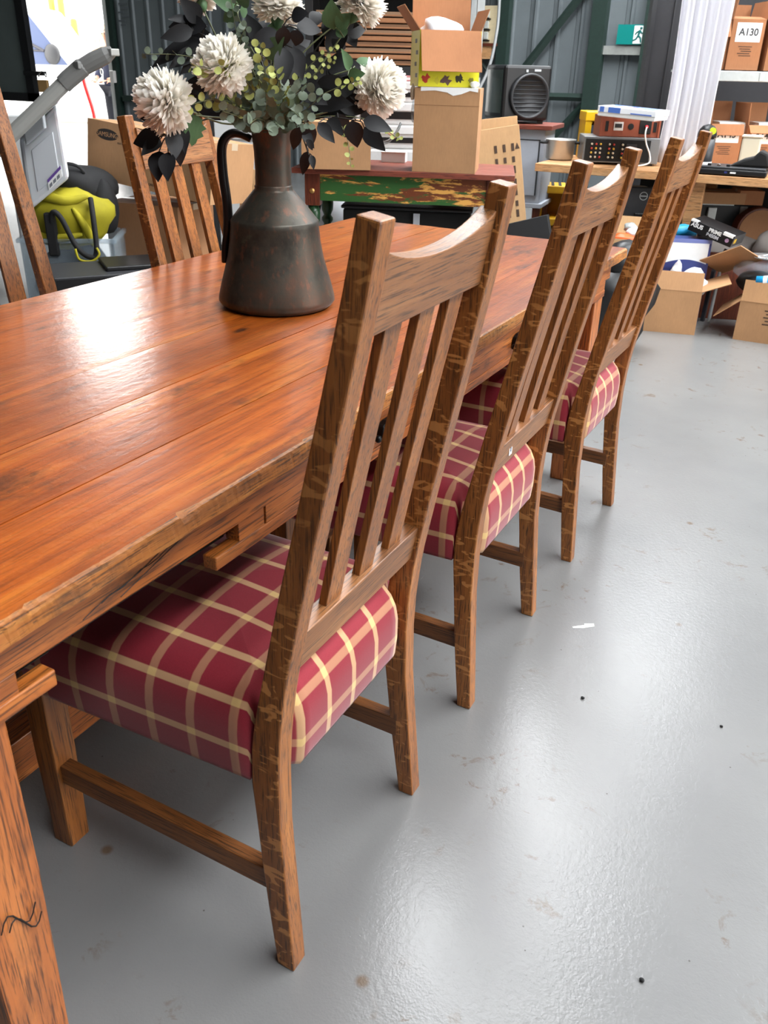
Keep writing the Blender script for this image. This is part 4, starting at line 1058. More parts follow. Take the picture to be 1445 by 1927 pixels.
box('carcass', (-.18, 0, 0), (.26, .45, 1.03), M_white2, t, bevel=.004); box('door', (-.17, -.02, .05), (.25, -.002, .8), M_white2, t, bevel=.003); box('drawer', (-.17, -.02, .82), (.25, -.002, 1.01), M_white2, t, bevel=.003); box('side_strip', (-.215, -.02, 0), (-.18, .05, 1.10), M_dgrey, t)
# red bottle by the jug and white sack under the painted table
# ------------------------------------------------------------------ centre: distressed painted table and what stands on it
def distressed():
    t = NT('flaking_green_paint')
    n = t.noise(t.obj((2.6, 5, 13)), 1, 7, .68, .3); n2 = t.noise(t.obj((4.5, 9, 26)), 1, 6, .7)
    col = t.mix(t.ramp(n2, [(.50, 0.0), (.53, 1.0)]), rgb(112, 56, 28), rgb(226, 168, 84))
    col = t.mix(t.ramp(n, [(.45, 0.0), (.475, 1.0)]), col, rgb(46, 92, 40))
    t.set(color=col, rough=.5, normal=t.bump(n, .2, .002)); return t.m
M_dist = distressed()
M_turn = plain('green_gloss_paint', (34, 66, 40), .3, 0, .25)
PTZ = .80
pL, pR = ray_z(548, 315, PTZ), ray_z(945, 330, PTZ)
ptr = math.atan2(pR.y-pL.y, pR.x-pL.x); ptw = (pR-pL).length*1.06
pt = thing('painted_table', 'old side table with red-brown top and flaking green and yellow painted apron', 'table', (pL.x, pL.y, 0), ptr)
PT = lambda x, y, z=PTZ: Matrix.Rotation(ptr, 4, 'Z') @ Vector((x, y, 0)) + Vector((pL.x, pL.y, z))
for k in range(3): box('top_board', (0, .001+.19*k, PTZ-.028), (ptw, .189+.19*k, PTZ), M_reddy, pt, bevel=.003)
for lx in (.06, ptw-.14):
    for ly in (.045, .46):
        box('leg_block', (lx, ly, .61), (lx+.08, ly+.075, PTZ-.028), M_dist if ly > .1 else M_brown, pt, bevel=.002)
        bm = NB(); lathe(bm, [(.028, 0), (.034, .05), (.022, .10), (.03, .2), (.04, .34), (.034, .42), (.020, .45), (.033, .47), (.033, .485), (.021, .50), (.034, .53), (.036, .57), (.026, .61)], 20, (lx+.04, ly+.037, 0)); obj('turned_leg', bm, M_turn, pt, smooth=True)
box('front_apron', (.14, .055, .635), (ptw-.14, .08, PTZ-.028), M_dist, pt, bevel=.002)
for k in range(5):
    pass
box('back_apron', (.14, .50, .635), (ptw-.14, .525, PTZ-.028), M_brown, pt); box('side_apron', (.075, .12, .635), (.10, .46, PTZ-.028), M_brown, pt); box('side_apron', (ptw-.10, .12, .635), (ptw-.075, .46, PTZ-.028), M_brown, pt)
bm = NB(); lathe(bm, [(.012, 0), (.014, .006), (.006, .012)], 10); o = obj('bolt_head', bm, plain('brass_bolt', (190, 150, 90), .4, .8), pt); o.matrix_basis = Mloc((.10, .046, .685), (pi/2, 0, 0))
# long low box (left), open at the right end
def on_pt(px, py):
    return ray_z(px, py, PTZ)
q0, q1 = on_pt(568, 318), on_pt(697, 321)
w_ = (q1-q0).length; rz_ = math.atan2(q1.y-q0.y, q1.x-q0.x)
mid = (q0+q1)/2+Matrix.Rotation(rz_, 3, 'Z') @ V(0, .16, 0)
lb_ = carton('cardboard_box', 'long brown cardboard box with open end flap on the painted table, below the bouquet', (mid.x, mid.y, PTZ+.001), rz_, w_, .32, .22, M_card, flaps={'f': -88, 'b': -88, 'r': 118}, fl={'r': .14})
bm = NB(); 
crv = [(.17+.02*k, .14-.10*sin(k*.26)+.002*k*k) for k in range(9)]
for (a, z0), (b, z1) in zip(crv, crv[1:]): quadsolid(bm, [V(a, -.08, z0), V(b, -.08, z1), V(b, -.08, z1-.006), V(a, -.08, z0-.006)], V(0, .16, 0))
fo = thing('foil_pouch', 'silver-grey foil pouch curling out of the long cardboard box', 'pouch', (mid.x, mid.y, PTZ+.04), rz_)
obj('foil', bm, plain('silver_foil', (150, 152, 158), .25, .7), fo, smooth=True)
bm = NB(); tube(bm, [(.17+.02*k, -.085, .14-.10*sin(k*.26)+.002*k*k) for k in range(9)], .005, 6); obj('foil_edge', bm, M_steel, fo, smooth=True)
# tall closed box
q0, q1 = on_pt(775, 323), on_pt(893, 328)
w_ = (q1-q0).length; rz_ = math.atan2(q1.y-q0.y, q1.x-q0.x); mid = (q0+q1)/2+Matrix.Rotation(rz_, 3, 'Z') @ V(0, .15, 0)
TBH = .385
tall = carton('cardboard_box', 'tall brown cardboard box with torn taped top on the painted table', (mid.x, mid.y, PTZ+.001), rz_, w_, .30, TBH, M_card)
bm = NB()
torn = [(-w_/2+.03, TBH+.006), (w_/2-.01, TBH+.006), (w_/2-.01, TBH-.012), (w_/2-.05, TBH-.006), (.07, TBH-.022), (.03, TBH-.030), (0, TBH-.016), (-.06, TBH-.008), (-w_/2+.03, TBH-.012)]
prism(bm, torn, 'y', -.1525, -.150); obj('torn_label', bm, M_paper, tall)
box('label_top', (-w_/2+.03, -.150, TBH+.0045), (w_/2-.02, .02, TBH+.006), M_paper, tall)
box('crease', (-w_/2, -.1508, TBH-.075), (w_/2, -.150, TBH-.073), M_card3, tall)
crumple('torn_tape', tall, (-w_/2-.008, -.10, TBH-.10), .03, M_clear, 31, (.4, .6, 2.2)); crumple('torn_tape', tall, (-w_/2-.014, -.12, TBH-.02), .022, M_tape, 32, (.5, .5, 1.6)); crumple('tape_ball', tall, (w_/2-.03, -.10, TBH+.022), .022, M_paper, 33)
tb_top = Vector((mid.x, mid.y, PTZ+.001+TBH+.007)); tb_rz = rz_; tb_w = w_
# yellow carton, open towards the camera, on the tall box
M_ycart = plain('yellow_print', (222, 216, 30), .5, 0, .05)
YW, YD, YH = .30, .24, .245
yp = tb_top+Matrix.Rotation(tb_rz, 3, 'Z') @ V(-.035, -.0, 0)
yb = carton('yellow_box', 'yellow printed carton with open brown flaps on top of the tall cardboard box', yp, tb_rz+.30, YW, YD, YH, M_cardr, flaps={'f': 158, 'b': 8, 'l': 38, 'r': 20}, fl={'f': .19, 'b': .20, 'l': .13, 'r': .10})
box('yellow_face', (-YW/2-.0012, -YD/2-.0012, .001), (YW/2+.0012, -YD/2-.0002, YH), M_ycart, yb); box('yellow_face', (-YW/2-.0014, -YD/2, .001), (-YW/2-.0002, YD/2, YH), M_ycart, yb); box('yellow_face', (YW/2+.0002, -YD/2, .001), (YW/2+.0014, YD/2, YH), M_ycart, yb)
for (x0, z0, r0, c, sd) in ((-.115, .036, .026, (196, 56, 36), 1), (-.015, .03, .028, (96, 70, 64), 2), (.055, .038, .024, (50, 50, 26), 3), (-.06, .03, .018, (206, 196, 40), 4), (.11, .03, .016, (120, 116, 30), 5)):
    rr_ = random.Random(sd); bm = NB(); prism(bm, [(x0+r0*rr_.uniform(.35, 1.2)*cos(2*pi*k/14), z0+r0*rr_.uniform(.35, 1.2)*sin(2*pi*k/14)) for k in range(14)], 'y', -YD/2-.0024, -YD/2-.0013); obj('printed_picture', bm, plain('print_patch', c, .6), yb)
for k in range(4): box('printed_mark', (-YW/2-.0026, -.08+.03*(k % 2), .04+.05*k), (-YW/2-.0015, -.03+.03*(k % 2), .058+.05*k), plain('grey_print', (120, 126, 80), .6), yb)
crumple('plastic_bag', yb, (-.03, -.04, .235), .085, M_frost, 41, (1.2, .9, .75), .45)
box('inner_flap', (-YW/2+.01, YD/2-.03, .03), (YW/2-.01, YD/2-.02, YH-.005), M_card3, yb)
# rack of flat papers and office machines behind the painted table
rb = ray_at(700, 300, 6.0)
rk = thing('storage_rack', 'black metal storage rack holding flat cardboard behind the bouquet', 'rack', (rb.x, rb.y, 0), CAMRZ)
for sx in (-.42, .62):
    for sy in (.0, .5): box('upright', (sx, sy, 0), (sx+.045, sy+.045, 2.6), M_steel if sx > 0 else M_blackm, rk)
for z in (1.28, 1.95): box('shelf', (-.42, 0, z-.05), (.665, .545, z), M_blackm, rk)
box('rack_back', (-.42, .55, .2), (.665, .56, 2.6), M_blackm, rk)
rng = random.Random(3)
M_old = carton_mat('old_cardboard', (112, 84, 62)); M_old2 = carton_mat('old_cardboard_grey', (128, 104, 82))
for k in range(9):
    z = 1.285+.033*k; ox = rng.uniform(-.09, .06)
    t = thing('flat_carton', ['lowest', 'second lowest', 'third lowest', 'fourth lowest', 'middle', 'fourth highest', 'third highest', 'second highest', 'topmost'][k]+' flattened carton in the stack on the black rack', 'cardboard', ray_at(700, 300, 6.25), CAMRZ, 'flattened cartons on the rack')
    t.location.z = z
    box('sheet', (-.30+ox, -.2, 0), (.36+ox*.5, .2, .026), [M_old, M_card3, M_old2][k % 3], t); box('folded_edge', (-.30+ox, -.204, .004), (.30-.05*(k % 2), -.2, .011), M_card3, t)
cb = ray_at(700, 300, 6.2)
t = carton('cardboard_box', 'small brown cardboard box under the rack shelf, left of the yellow box', (cb.x, cb.y, 1.10), CAMRZ, .22, .2, .11, M_cardr)
t.location = ray_at(746, 135, 6.15); t.location.z = 1.10
# stack of pale office machines
sb = ray_at(742, 300, 5.55); zz = .0
def machine(label, h, w, d, dark, ox=0, base=None):
    global zz
    t = thing('office_machine', label, 'machine', (sb.x, sb.y, zz), CAMRZ+.05, 'stack of pale office machines')
    box('housing', (-w/2+ox, 0, 0), (w/2+ox, d, h), M_white2, t, bevel=.008)
    box('slot', (-w/2+ox+.03, -.004, h*.25), (w/2+ox-.06, .002, h*.25+dark), M_black, t); box('front_cover', (-w/2+ox+.01, -.008, h*.62), (w/2+ox-.01, .001, h*.94), M_white2, t, bevel=.003)
    box('control_panel', (w/2+ox-.11, -.010, h*.66), (w/2+ox-.04, -.006, h*.86), M_dgrey, t)
    zz += h+.001
for lab, h, w, d, dk, ox in (('lowest pale office machine in the stack, down on the floor', .34, .50, .42, .03, 0), ('pale office machine second from the bottom of the stack', .30, .48, .42, .05, 0), ('pale office machine just above painted table height in the stack', .20, .48, .40, .07, 0),
                             ('pale office machine in the middle of the stack with a dark slot', .13, .50, .42, .03, .01), ('pale office machine fourth above the painted table with a paper tray', .12, .47, .40, .04, 0), ('topmost pale office machine of the stack left of the yellow box', .11, .50, .40, .025, .01)):
    machine(lab, h, w, d, dk, ox)
t = thing('pink_folder', 'flat pink folder on top of the stack of office machines', 'folder', (sb.x, sb.y, zz), CAMRZ+.1)
box('cover', (-.22, 0, 0), (.24, .3, .006), plain('pink_card', (196, 128, 128), .6), t); box('sheets', (-.21, .003, .0062), (.23, .295, .02), M_paper, t); box('cover', (-.22, 0, .0204), (.24, .3, .026), plain('pink_card', (196, 128, 128), .6), t)
# pale box beside the tall box at table level
t = thing('white_carton', 'small white carton on the painted table between the two cardboard boxes', 'box', on_pt(742, 306), tb_rz)
box('body', (-.075, 0, 0), (.06, .09, .05), M_white2, t, bevel=.002); box('lid', (-.077, -.002, .05), (.062, .092, .056), M_paper, t, bevel=.002)
# added black box for the dark under the painted table, then a white sack
ub = PT(.60, .20, 0)
t = thing('dark_filler', 'dark chest added for the shade under the painted table', 'filler', (ub.x, ub.y, 0), ptr)
box('body', (-.36, 0, 0), (.34, .22, .58), M_blackm, t, bevel=.01); box('lid', (-.37, -.01, .582), (.35, .23, .60), M_black, t, bevel=.006)
for x in (-.22, .03): box('pale_post', (x, -.014, 0), (x+.035, -.011, .57), plain('pale_post_grey', (196, 200, 208), .4), t)  # pale posts, modelled as strips on the added box
t = thing('white_sack', 'white sack slumped behind the turned green table leg', 'sack', PT(.10, .74, 0), ptr)
crumple('sack', t, (.02, 0, .32), .17, M_frost, 51, (.75, .6, 1.7), .2); crumple('sack_neck', t, (.02, 0, .64), .06, M_frost, 52)
# flattened boxes leaning at the right end of the painted table
for k, (px, py, tilt, hh_, ww_, lab, m) in enumerate(((938, 420, .17, .99, .27, 'flattened printed carton leaning in front against the grey cabinet', M_card2), (925, 420, .12, 1.03, .24, 'flattened carton leaning behind the printed one', M_card2), (850, 420, .10, .62, .10, 'narrow folded carton standing under the painted table', M_card2), (878, 424, .18, .62, .07, 'thin folded carton leaning under the painted table at the right', M_card2))):
    F_ = (5.45, 5.6, 5.35, 5.35)[k]
    b = ray_at(px, py, F_)
    t = thing('flattened_carton', lab, 'cardboard', (b.x+(.10 if k < 2 else 0), b.y+(.05 if k < 2 else 0), 0), CAMRZ, 'flattened cartons leaning by the painted table', rot=(-.05, -tilt, CAMRZ))
    box('sheet', (-ww_/2, -.006, .0), (ww_/2, .006, hh_), m, t, bevel=.002); box('folded_sheet', (-ww_/2+.01, .008, .0), (ww_/2-.01, .018, hh_-.02), M_card, t)
    if k == 0:
        for j, s_ in enumerate(('HANDLE WITH CARE THIS SIDE UP', 'KEEP DRY DO NOT STACK', 'FRAGILE')): pass
        for j in range(3): 
            for i in range(7): box('printed_line', (-.02+.05*j, -.0085, .48+.062*i), (-.004+.05*j, -.006, .522+.062*i-(.01 if i % 2 else 0)), M_print, t)
        bm = NB(); prism(bm, [(.10, .86), (.128, .86), (.114, .895)], 'y', -.0074, -.006); obj('printed_arrow', bm, M_print, t)
    if k == 2: 
        for i in range(5): box('printed_line', (-.02, -.0072, .35+.05*i), (.02, -.006, .372+.05*i), M_print, t)
# grey painted cabinet with black fan heater on it
cbp = ray_at(988, 300, 6.2)
t = thing('grey_cabinet', 'narrow grey painted cabinet with brown wooden top under the black heater', 'cabinet', (cbp.x, cbp.y, 0), CAMRZ-.35)
M_gp = plain('worn_grey_paint', (166, 172, 182), .5, 0, .08, .1, 8)
zt = ray_at(988, 234, 6.2).z; zb = ray_at(988, 381, 6.2).z
box('carcass', (-.14, 0, zb), (.12, .34, zt-.03), M_gp, t, bevel=.003); box('door', (-.10, -.012, zb+.05), (.09, -.002, zt-.09), M_gp, t, bevel=.002)
bm = NB()
for lo, hi in (((-.105, -.0145, zb+.05), (-.095, -.0122, zt-.09)), ((.085, -.0145, zb+.05), (.095, -.0122, zt-.09)), ((-.105, -.0145, zt-.095), (.095, -.0122, zt-.088))): b2(bm, lo, hi)
obj('door_groove', bm, plain('dark_gap', (44, 46, 50), .8), t)
box('top', (-.19, -.05, zt-.028), (.17, .38, zt), M_reddy, t, bevel=.004); box('plinth', (-.16, -.02, zb-.03), (.14, .36, zb), M_gp, t, bevel=.004)
for x in (-.15, .09):
    for y in (0, .28): 
        bm = NB(); prism(bm, [(x, 0), (x+.03, 0), (x+.04, zb-.03), (x-.01, zb-.03)], 'y', y, y+.04); obj('leg', bm, M_brown, t)
h0, h1 = ray_at(922, 224, 6.15), ray_at(1018, 130, 6.15)
t = thing('fan_heater', 'black cube fan heater with round grille on the grey cabinet', 'heater', (cbp.x-.03, cbp.y+.03, zt), CAMRZ+.28)
HW, HHt = .155, .345
box('housing', (-HW-.02, .0, .02), (HW, .32, HHt), M_black, t, bevel=.018)
box('side_window', (-HW-.023, .03, .06), (-HW-.019, .29, HHt-.03), plain('tinted_green_panel', (58, 72, 66), .2), t)
bm = NB(); lathe(bm, [(.135, 0), (.135, .02), (.122, .024), (.118, .004)], 40); o = obj('grille_ring', bm, M_dgrey, t, smooth=True); o.matrix_basis = Mloc((.005, -.004, .165), (pi/2, 0, 0))
bm = NB(); lathe(bm, [(.118, -.004), (.05, .0)], 32); o = obj('grille_disc', bm, M_blackm, t); o.matrix_basis = Mloc((.005, -.006, .165), (pi/2, 0, 0))
for k in range(8):
    z = .165-.1+.2*(k+.5)/8; hw_ = (.118**2-(z-.165)**2)**.5
    bar('grille_bar', V(.005-hw_, -.012, z), V(.005+hw_, -.012, z), .003, M_dgrey, t)
box('badge', (.03, -.003, HHt-.035), (.075, .001, HHt-.022), plain('badge_silver', (190, 194, 198), .4), t); box('knob', (-.03, -.006, HHt-.04), (-.015, .001, HHt-.025), M_steel, t)
for x in (-.13, .10): box('foot', (x, .04, 0), (x+.04, .26, .02), M_dgrey, t)
# fuse board and cable on the back wall
m0, m1 = ray_y(895, 12, Y1-.06), ray_y(940, 82, Y1-.06)
t = thing('fuse_board', 'cream fuse board with three rows of glass fuses on the back wall', 'fuse board', (m0.x, Y1-.17, m1.z))
W_, H_ = m1.x-m0.x, m0.z-m1.z
box('board', (0, 0, 0), (W_, .03, H_), plain('cream_board', (196, 180, 146), .6, 0, .06), t)
for r_ in range(3):
    for c_ in range(3): box('fuse', (W_*(.16+.20*c_), -.04, H_*(.10+.29*r_)), (W_*(.16+.20*c_)+W_*.14, 0, H_*(.10+.29*r_)+H_*.2), plain('fuse_glass', (176, 178, 172), .3), t, bevel=.005)
    box('fuse_rail', (W_*.12, -.02, H_*(.05+.29*r_)), (W_*.75, -.001, H_*(.085+.29*r_)), M_black, t)
box('timber_shelf', (-.02, -.02, -.03), (W_+.02, .10, -.002), M_brown, t); box('timber_block', (W_*.35, 0, -.16), (W_*.85, .09, -.032), M_pine, t)
t = thing('grey_cable', 'grey cable hanging down the back wall beside the fuse board', 'cable', ray_y(937, 10, Y1-.25))
L = t.location; pts = [ray_y(x, y, Y1-.25-.06*k)-L for k, (x, y) in enumerate(((942, -60), (938, 30), (933, 70), (925, 110), (915, 140), (903, 165), (890, 200)))]
bm = NB(); tube(bm, smooth_path(pts), .018, 8); obj('cable_sheath', bm, plain('grey_pvc', (140, 142, 142), .5), t, smooth=True)
bm = NB(); tube(bm, [pts[-1], pts[-1]+V(-.05, 0, -.2)], .024, 8); obj('cable_end', bm, M_dgrey, t)
# exit sign
e0, e1 = ray_y(1164, 46, Y1-.15), ray_y(1216, 84, Y1-.15)
t = thing('exit_sign', 'green emergency exit sign with a running figure on the back wall', 'sign', (e0.x, Y1-.16, e1.z))
W_, H_ = e1.x-e0.x, e0.z-e1.z
box('sign_plate', (0, 0, 0), (W_, .05, H_), plain('exit_green', (0, 118, 112), .4), t); box('white_field', (W_*.55, -.003, H_*.04), (W_*.95, .0, H_*.94), M_paper, t)
M_fig = plain('exit_figure', (0, 96, 92), .5)
bm = NB(); s_ = H_; ox = W_*.72
def lim(a, b, r): tube(bm, [(ox+a[0]*s_, -.006, a[1]*s_), (ox+b[0]*s_, -.006, b[1]*s_)], r*s_, 6)
bmesh.ops.create_uvsphere(bm, u_segments=10, v_segments=6, radius=.07*s_, matrix=Mloc((ox+.10*s_, -.006, .82*s_)))
for a, b, r in (((.05, .72), (-.02, .45), .06), ((-.02, .45), (.12, .32), .045), ((.12, .32), (.16, .10), .04), ((-.02, .45), (-.14, .26), .045), ((-.14, .26), (-.30, .20), .04), ((.04, .70), (-.14, .60), .035), ((-.14, .60), (-.20, .48), .03), ((.05, .70), (.16, .56), .035), ((.16, .56), (.28, .60), .03)): lim(a, b, r)
obj('running_figure', bm, M_fig, t)
# ------------------------------------------------------------------ right: workbench and its load
BZ = .78
bl, br = ray_z(1007, 307, BZ), ray_z(1439, 337, BZ)
brz = math.atan2(br.y-bl.y, br.x-bl.x); bwid = (br-bl).length+1.3
bn = thing('workbench', 'pale timber workbench along the right, loaded with electronics', 'bench', (bl.x, bl.y, 0), brz)
BP_ = lambda x, y, z=BZ: Matrix.Rotation(brz, 4, 'Z') @ Vector((x, y, 0)) + Vector((bl.x, bl.y, z))
def on_b(px, py, z=BZ): return ray_z(px, py, z)
for k in range(4): box('top_board', (0, .001+.185*k, BZ-.045), (bwid, .184+.185*k, BZ), M_pine, bn, bevel=.003)
for x in (.9, bwid-.12):
    for y in (.06, .62): box('leg', (x, y, 0), (x+.09, y+.06, BZ-.045), M_pine, bn, bevel=.003)
box('lower_shelf', (1.2, .34, .30), (bwid, .72, .33), M_pine, bn); box('rear_board', (.5, .73, .05), (bwid, .745, BZ-.05), M_blackm, bn)
# aluminium pot
p = on_b(1056, 303); p = p+FH*.09
t = thing('aluminium_pot', 'dull aluminium cooking pot at the left end of the workbench', 'pot', p)
bm = NB(); lathe(bm, [(.075, 0), (.086, .012), (.088, .11), (.095, .116), (.095, .120), (.085, .118), (.082, .02), (.02, .016)], 36); obj('pot_body', bm, plain('dull_aluminium', (196, 196, 194), .35, .7, .05), t, smooth=True)
for a in (CAMRZ, CAMRZ+pi):
    bm = NB(); tube(bm, [(.09*cos(a+d), .09*sin(a+d), .10) if abs(d) > .3 else (.125*cos(a+d), .125*sin(a+d), .10) for d in (-.35, -.2, 0, .2, .35)], .007, 6); obj('pot_handle', bm, M_blackm, t, smooth=True)
# AV receiver, jacks facing the camera
p = on_b(1164, 311)
rv = thing('av_receiver', 'grey AV receiver with its rear sockets facing the camera, on the workbench', 'receiver', (p.x, p.y, BZ), CAMRZ-.10)
box('chassis', (-.225, 0, .012), (.225, .30, .155), plain('grey_case', (126, 128, 130), .4, .3), rv, bevel=.004); box('rear_panel', (-.212, -.004, .02), (.17, .001, .142), M_blackm, rv)
for x in (-.2, .16):
    for y in (.02, .24): box('foot', (x, y, 0), (x+.04, y+.04, .012), M_black, rv)
cols = [(200, 190, 170), (180, 60, 50), (210, 170, 60), (200, 190, 170)]
jm_ = {}
for i in range(8):
    for j in range(4):
        if i in (3, 6): continue
        key = cols[(i+j) % 4]
        if key not in jm_:
            bm = NB(); lathe(bm, [(.0062, 0), (.0062, .012), (.003, .013)], 8); jm_[key] = obj('socket', bm, plain('jack_ring', key, .4, .3), rv); o = jm_[key]
        else: o = jm_[key].copy(); COL.objects.link(o)
        o.matrix_basis = Mloc((-.175+.026*i, -.004, .115-.024*j), (pi/2, 0, 0))
box('rating_label', (.03, -.006, .03), (.10, -.004, .042), M_paper, rv); box('speaker_terminals', (.03, -.012, .06), (.09, -.004, .12), M_dgrey, rv)
for k in range(4): box('terminal', (.035+.013*k, -.02, .07), (.043+.013*k, -.012, .085), plain('terminal_red', (170, 40, 40), .4) if k % 2 else M_black, rv)
p2_ = p+FH*.02
am = thing('brown_amplifier', 'small brown amplifier with a red plug, stacked on the AV receiver', 'amplifier', (p2_.x, p2_.y, BZ+.156), CAMRZ-.06)
M_amp = plain('brown_leatherette', (142, 72, 48), .5, 0, .06)
box('case', (-.13, 0, 0), (.21, .24, .112), M_amp, am, bevel=.004); box('side_lip', (-.138, -.012, 0), (-.126, .24, .114), M_amp, am, bevel=.002); box('side_lip', (.205, -.012, 0), (.217, .24, .114), M_amp, am, bevel=.002)
for x in (-.105, .178): box('vent', (x, -.003, .03), (x+.018, .001, .085), M_blackm, am)
box('rating_plate', (-.055, -.003, .035), (0, .001, .082), M_white2, am); box('plate_print', (-.05, -.0042, .05), (-.008, -.003, .072), M_dgrey, am)
bm = NB(); lathe(bm, [(.017, 0), (.017, .004), (.003, .005)], 20); o = obj('round_socket', bm, M_blackm, am); o.matrix_basis = Mloc((.045, 0, .058), (pi/2, 0, 0))
box('plug_panel', (.095, -.006, .02), (.165, .001, .095), M_blackm, am, bevel=.004)
bm = NB(); lathe(bm, [(.009, 0), (.009, .02), (.006, .026)], 12); o = obj('red_plug', bm, plain('red_plug', (214, 30, 40), .4), am); o.matrix_basis = Mloc((.135, -.006, .06), (pi/2, 0, 0))
cp = [am.location+Matrix.Rotation(CAMRZ-.06, 3, 'Z') @ q for q in (V(.133, -.03, .06), V(.128, -.04, .02), V(.14, -.05, -.03), V(.17, -.05, -.09), V(.17, -.06, -.135), V(.10, -.09, -.150), V(.05, -.10, -.150))]
t = thing('white_cable', 'thin white cable running down from the amplifier over the bench edge', 'cable', cp[-1])
bm = NB(); tube(bm, [q-t.location for q in smooth_path(cp)], .0045, 6); obj('cable_sheath', bm, M_paper, t, smooth=True); box('cable_plug', (-.02, -.008, -.006), (.005, .008, .008), M_paper, t)
yb_ = ray_at(1128, 260, 5.98)
t = thing('yellow_bin', 'yellow plastic parts bin behind the brown amplifier', 'bin', (yb_.x, yb_.y, BZ), CAMRZ)
zt = ray_at(1128, 210, 5.98).z-BZ
box('bin_wall', (-.10, 0, 0), (-.06, .2, zt-.05), M_yel, t); box('bin_wall', (.07, 0, 0), (.11, .2, zt-.05), M_yel, t); box('bin_rim', (-.105, -.01, zt-.055), (.13, .2, zt), M_yel, t, bevel=.006); box('bin_back', (-.10, .18, 0), (.11, .2, zt-.05), M_yel, t); box('bin_contents', (-.055, .03, 0), (.065, .17, zt-.08), plain('blue_grey_parts', (86, 98, 120), .6, 0, .2), t)
pc = ray_at(1188, 218, 5.42)
t = thing('white_blue_box', 'flat white and blue printed box lying askew on the brown amplifier', 'box', (pc.x, pc.y, BZ+.156+.114), CAMRZ-.62, rot=(.0, .05, CAMRZ-.55))
box('tray', (-.16, -.12, 0), (.17, .14, .045), M_white2, t, bevel=.003); box('lid', (-.163, -.123, .02), (.173, .143, .052), plain('white_box_print', (230, 234, 240), .45), t, bevel=.003)
M_blu = plain('blue_print', (70, 110, 190), .5)
for lo, hi in (((-.14, -.10, .0521), (-.06, -.06, .0528)), ((-.02, .04, .0521), (.13, .11, .0528)), ((.02, -.10, .0521), (.15, -.07, .0528)), ((-.13, .02, .0521), (-.09, .12, .0528)), ((-.10, -.1242, .022), (-.03, -.1232, .050)), ((-.164, -.1, .024), (-.1632, .1, .030)), ((-.15, .1, .0521), (.0, .135, .0528)), ((.07, -.04, .0521), (.165, .0, .0528)), ((.03, -.1242, .024), (.15, -.1232, .030)), ((-.15, -.1242, .022), (-.125, -.1232, .05))): box('blue_print', lo, hi, M_blu, t)
box('red_print', (-.05, -.01, .0521), (.03, .02, .0528), plain('red_print', (206, 90, 84), .5), t)
# hanging white sheet
top_c = ray_at(1336, 0, 5.62); 
t = thing('white_sheet', 'white translucent fabric sheet hanging from the roof over the workbench', 'curtain', (top_c.x, top_c.y, .80), CAMRZ)
bm = NB(); nz, nx = 40, 48; rows = []
hfull = ZR-.80-.02
for iz in range(nz+1):
    f = iz/nz; z = hfull*f; k = min(1, z/1.1)
    hw_ = .155+.0*k-.02*sin(z*3.0)*(1-k)
    row = []
    for ix in range(nx+1):
        a = ix/nx*2-1; x = a*hw_+.012*sin(z*2.3+1)+(-.03+.03*k)
        y = .022*sin(a*13+.6*sin(z*1.7))+.012*sin(a*27+z*1.3)
        row.append(bm.verts.new((x, y, z)))
    rows.append(row)
for a, b in zip(rows, rows[1:]):
    for i in range(nx): bm.faces.new((a[i], a[i+1], b[i+1], b[i]))
M_cloth = NT('sheer_white_cloth'); M_cloth.set(color=rgb(238, 238, 242), rough=.8, spec=.2)
_tr = M_cloth.add('ShaderNodeBsdfTranslucent'); _tr.inputs[0].default_value = rgb(236, 236, 242); _mx = M_cloth.add('ShaderNodeMixShader'); _mx.inputs[0].default_value = .4
M_cloth.t.links.new(M_cloth.b.outputs[0], _mx.inputs[1]); M_cloth.t.links.new(_tr.outputs[0], _mx.inputs[2]); M_cloth.t.links.new(_mx.outputs[0], M_cloth.n['Material Output'].inputs[0])
o = obj('sheet', bm, M_cloth.m, t, smooth=True); so = o.modifiers.new('solid', 'SOLIDIFY'); so.thickness = .0015
bm = NB(); tube(bm, [(-.19, 0, hfull), (.19, 0, hfull)], .012, 8); obj('hanging_rod', bm, M_steel, t)
# dark partition behind the sheet and shelf
dp0, dp1 = ray_at(1222, 100, 6.6), ray_at(1560, 100, 6.6)
t = thing('dark_partition', 'dark charcoal partition panel behind the hanging sheet', 'partition', (dp0.x, dp0.y, 0), CAMRZ)
ww_ = (dp1-dp0).length
box('panel', (0, 0, 0), (ww_, .04, 3.0), plain('charcoal_panel', (40, 40, 44), .7, 0, .1), t); box('panel_edge', (-.03, -.02, 0), (0, .06, 3.0), M_dgrey, t); box('fold', (.12, -.01, 0), (.13, 0, 3.0), M_dgrey, t)
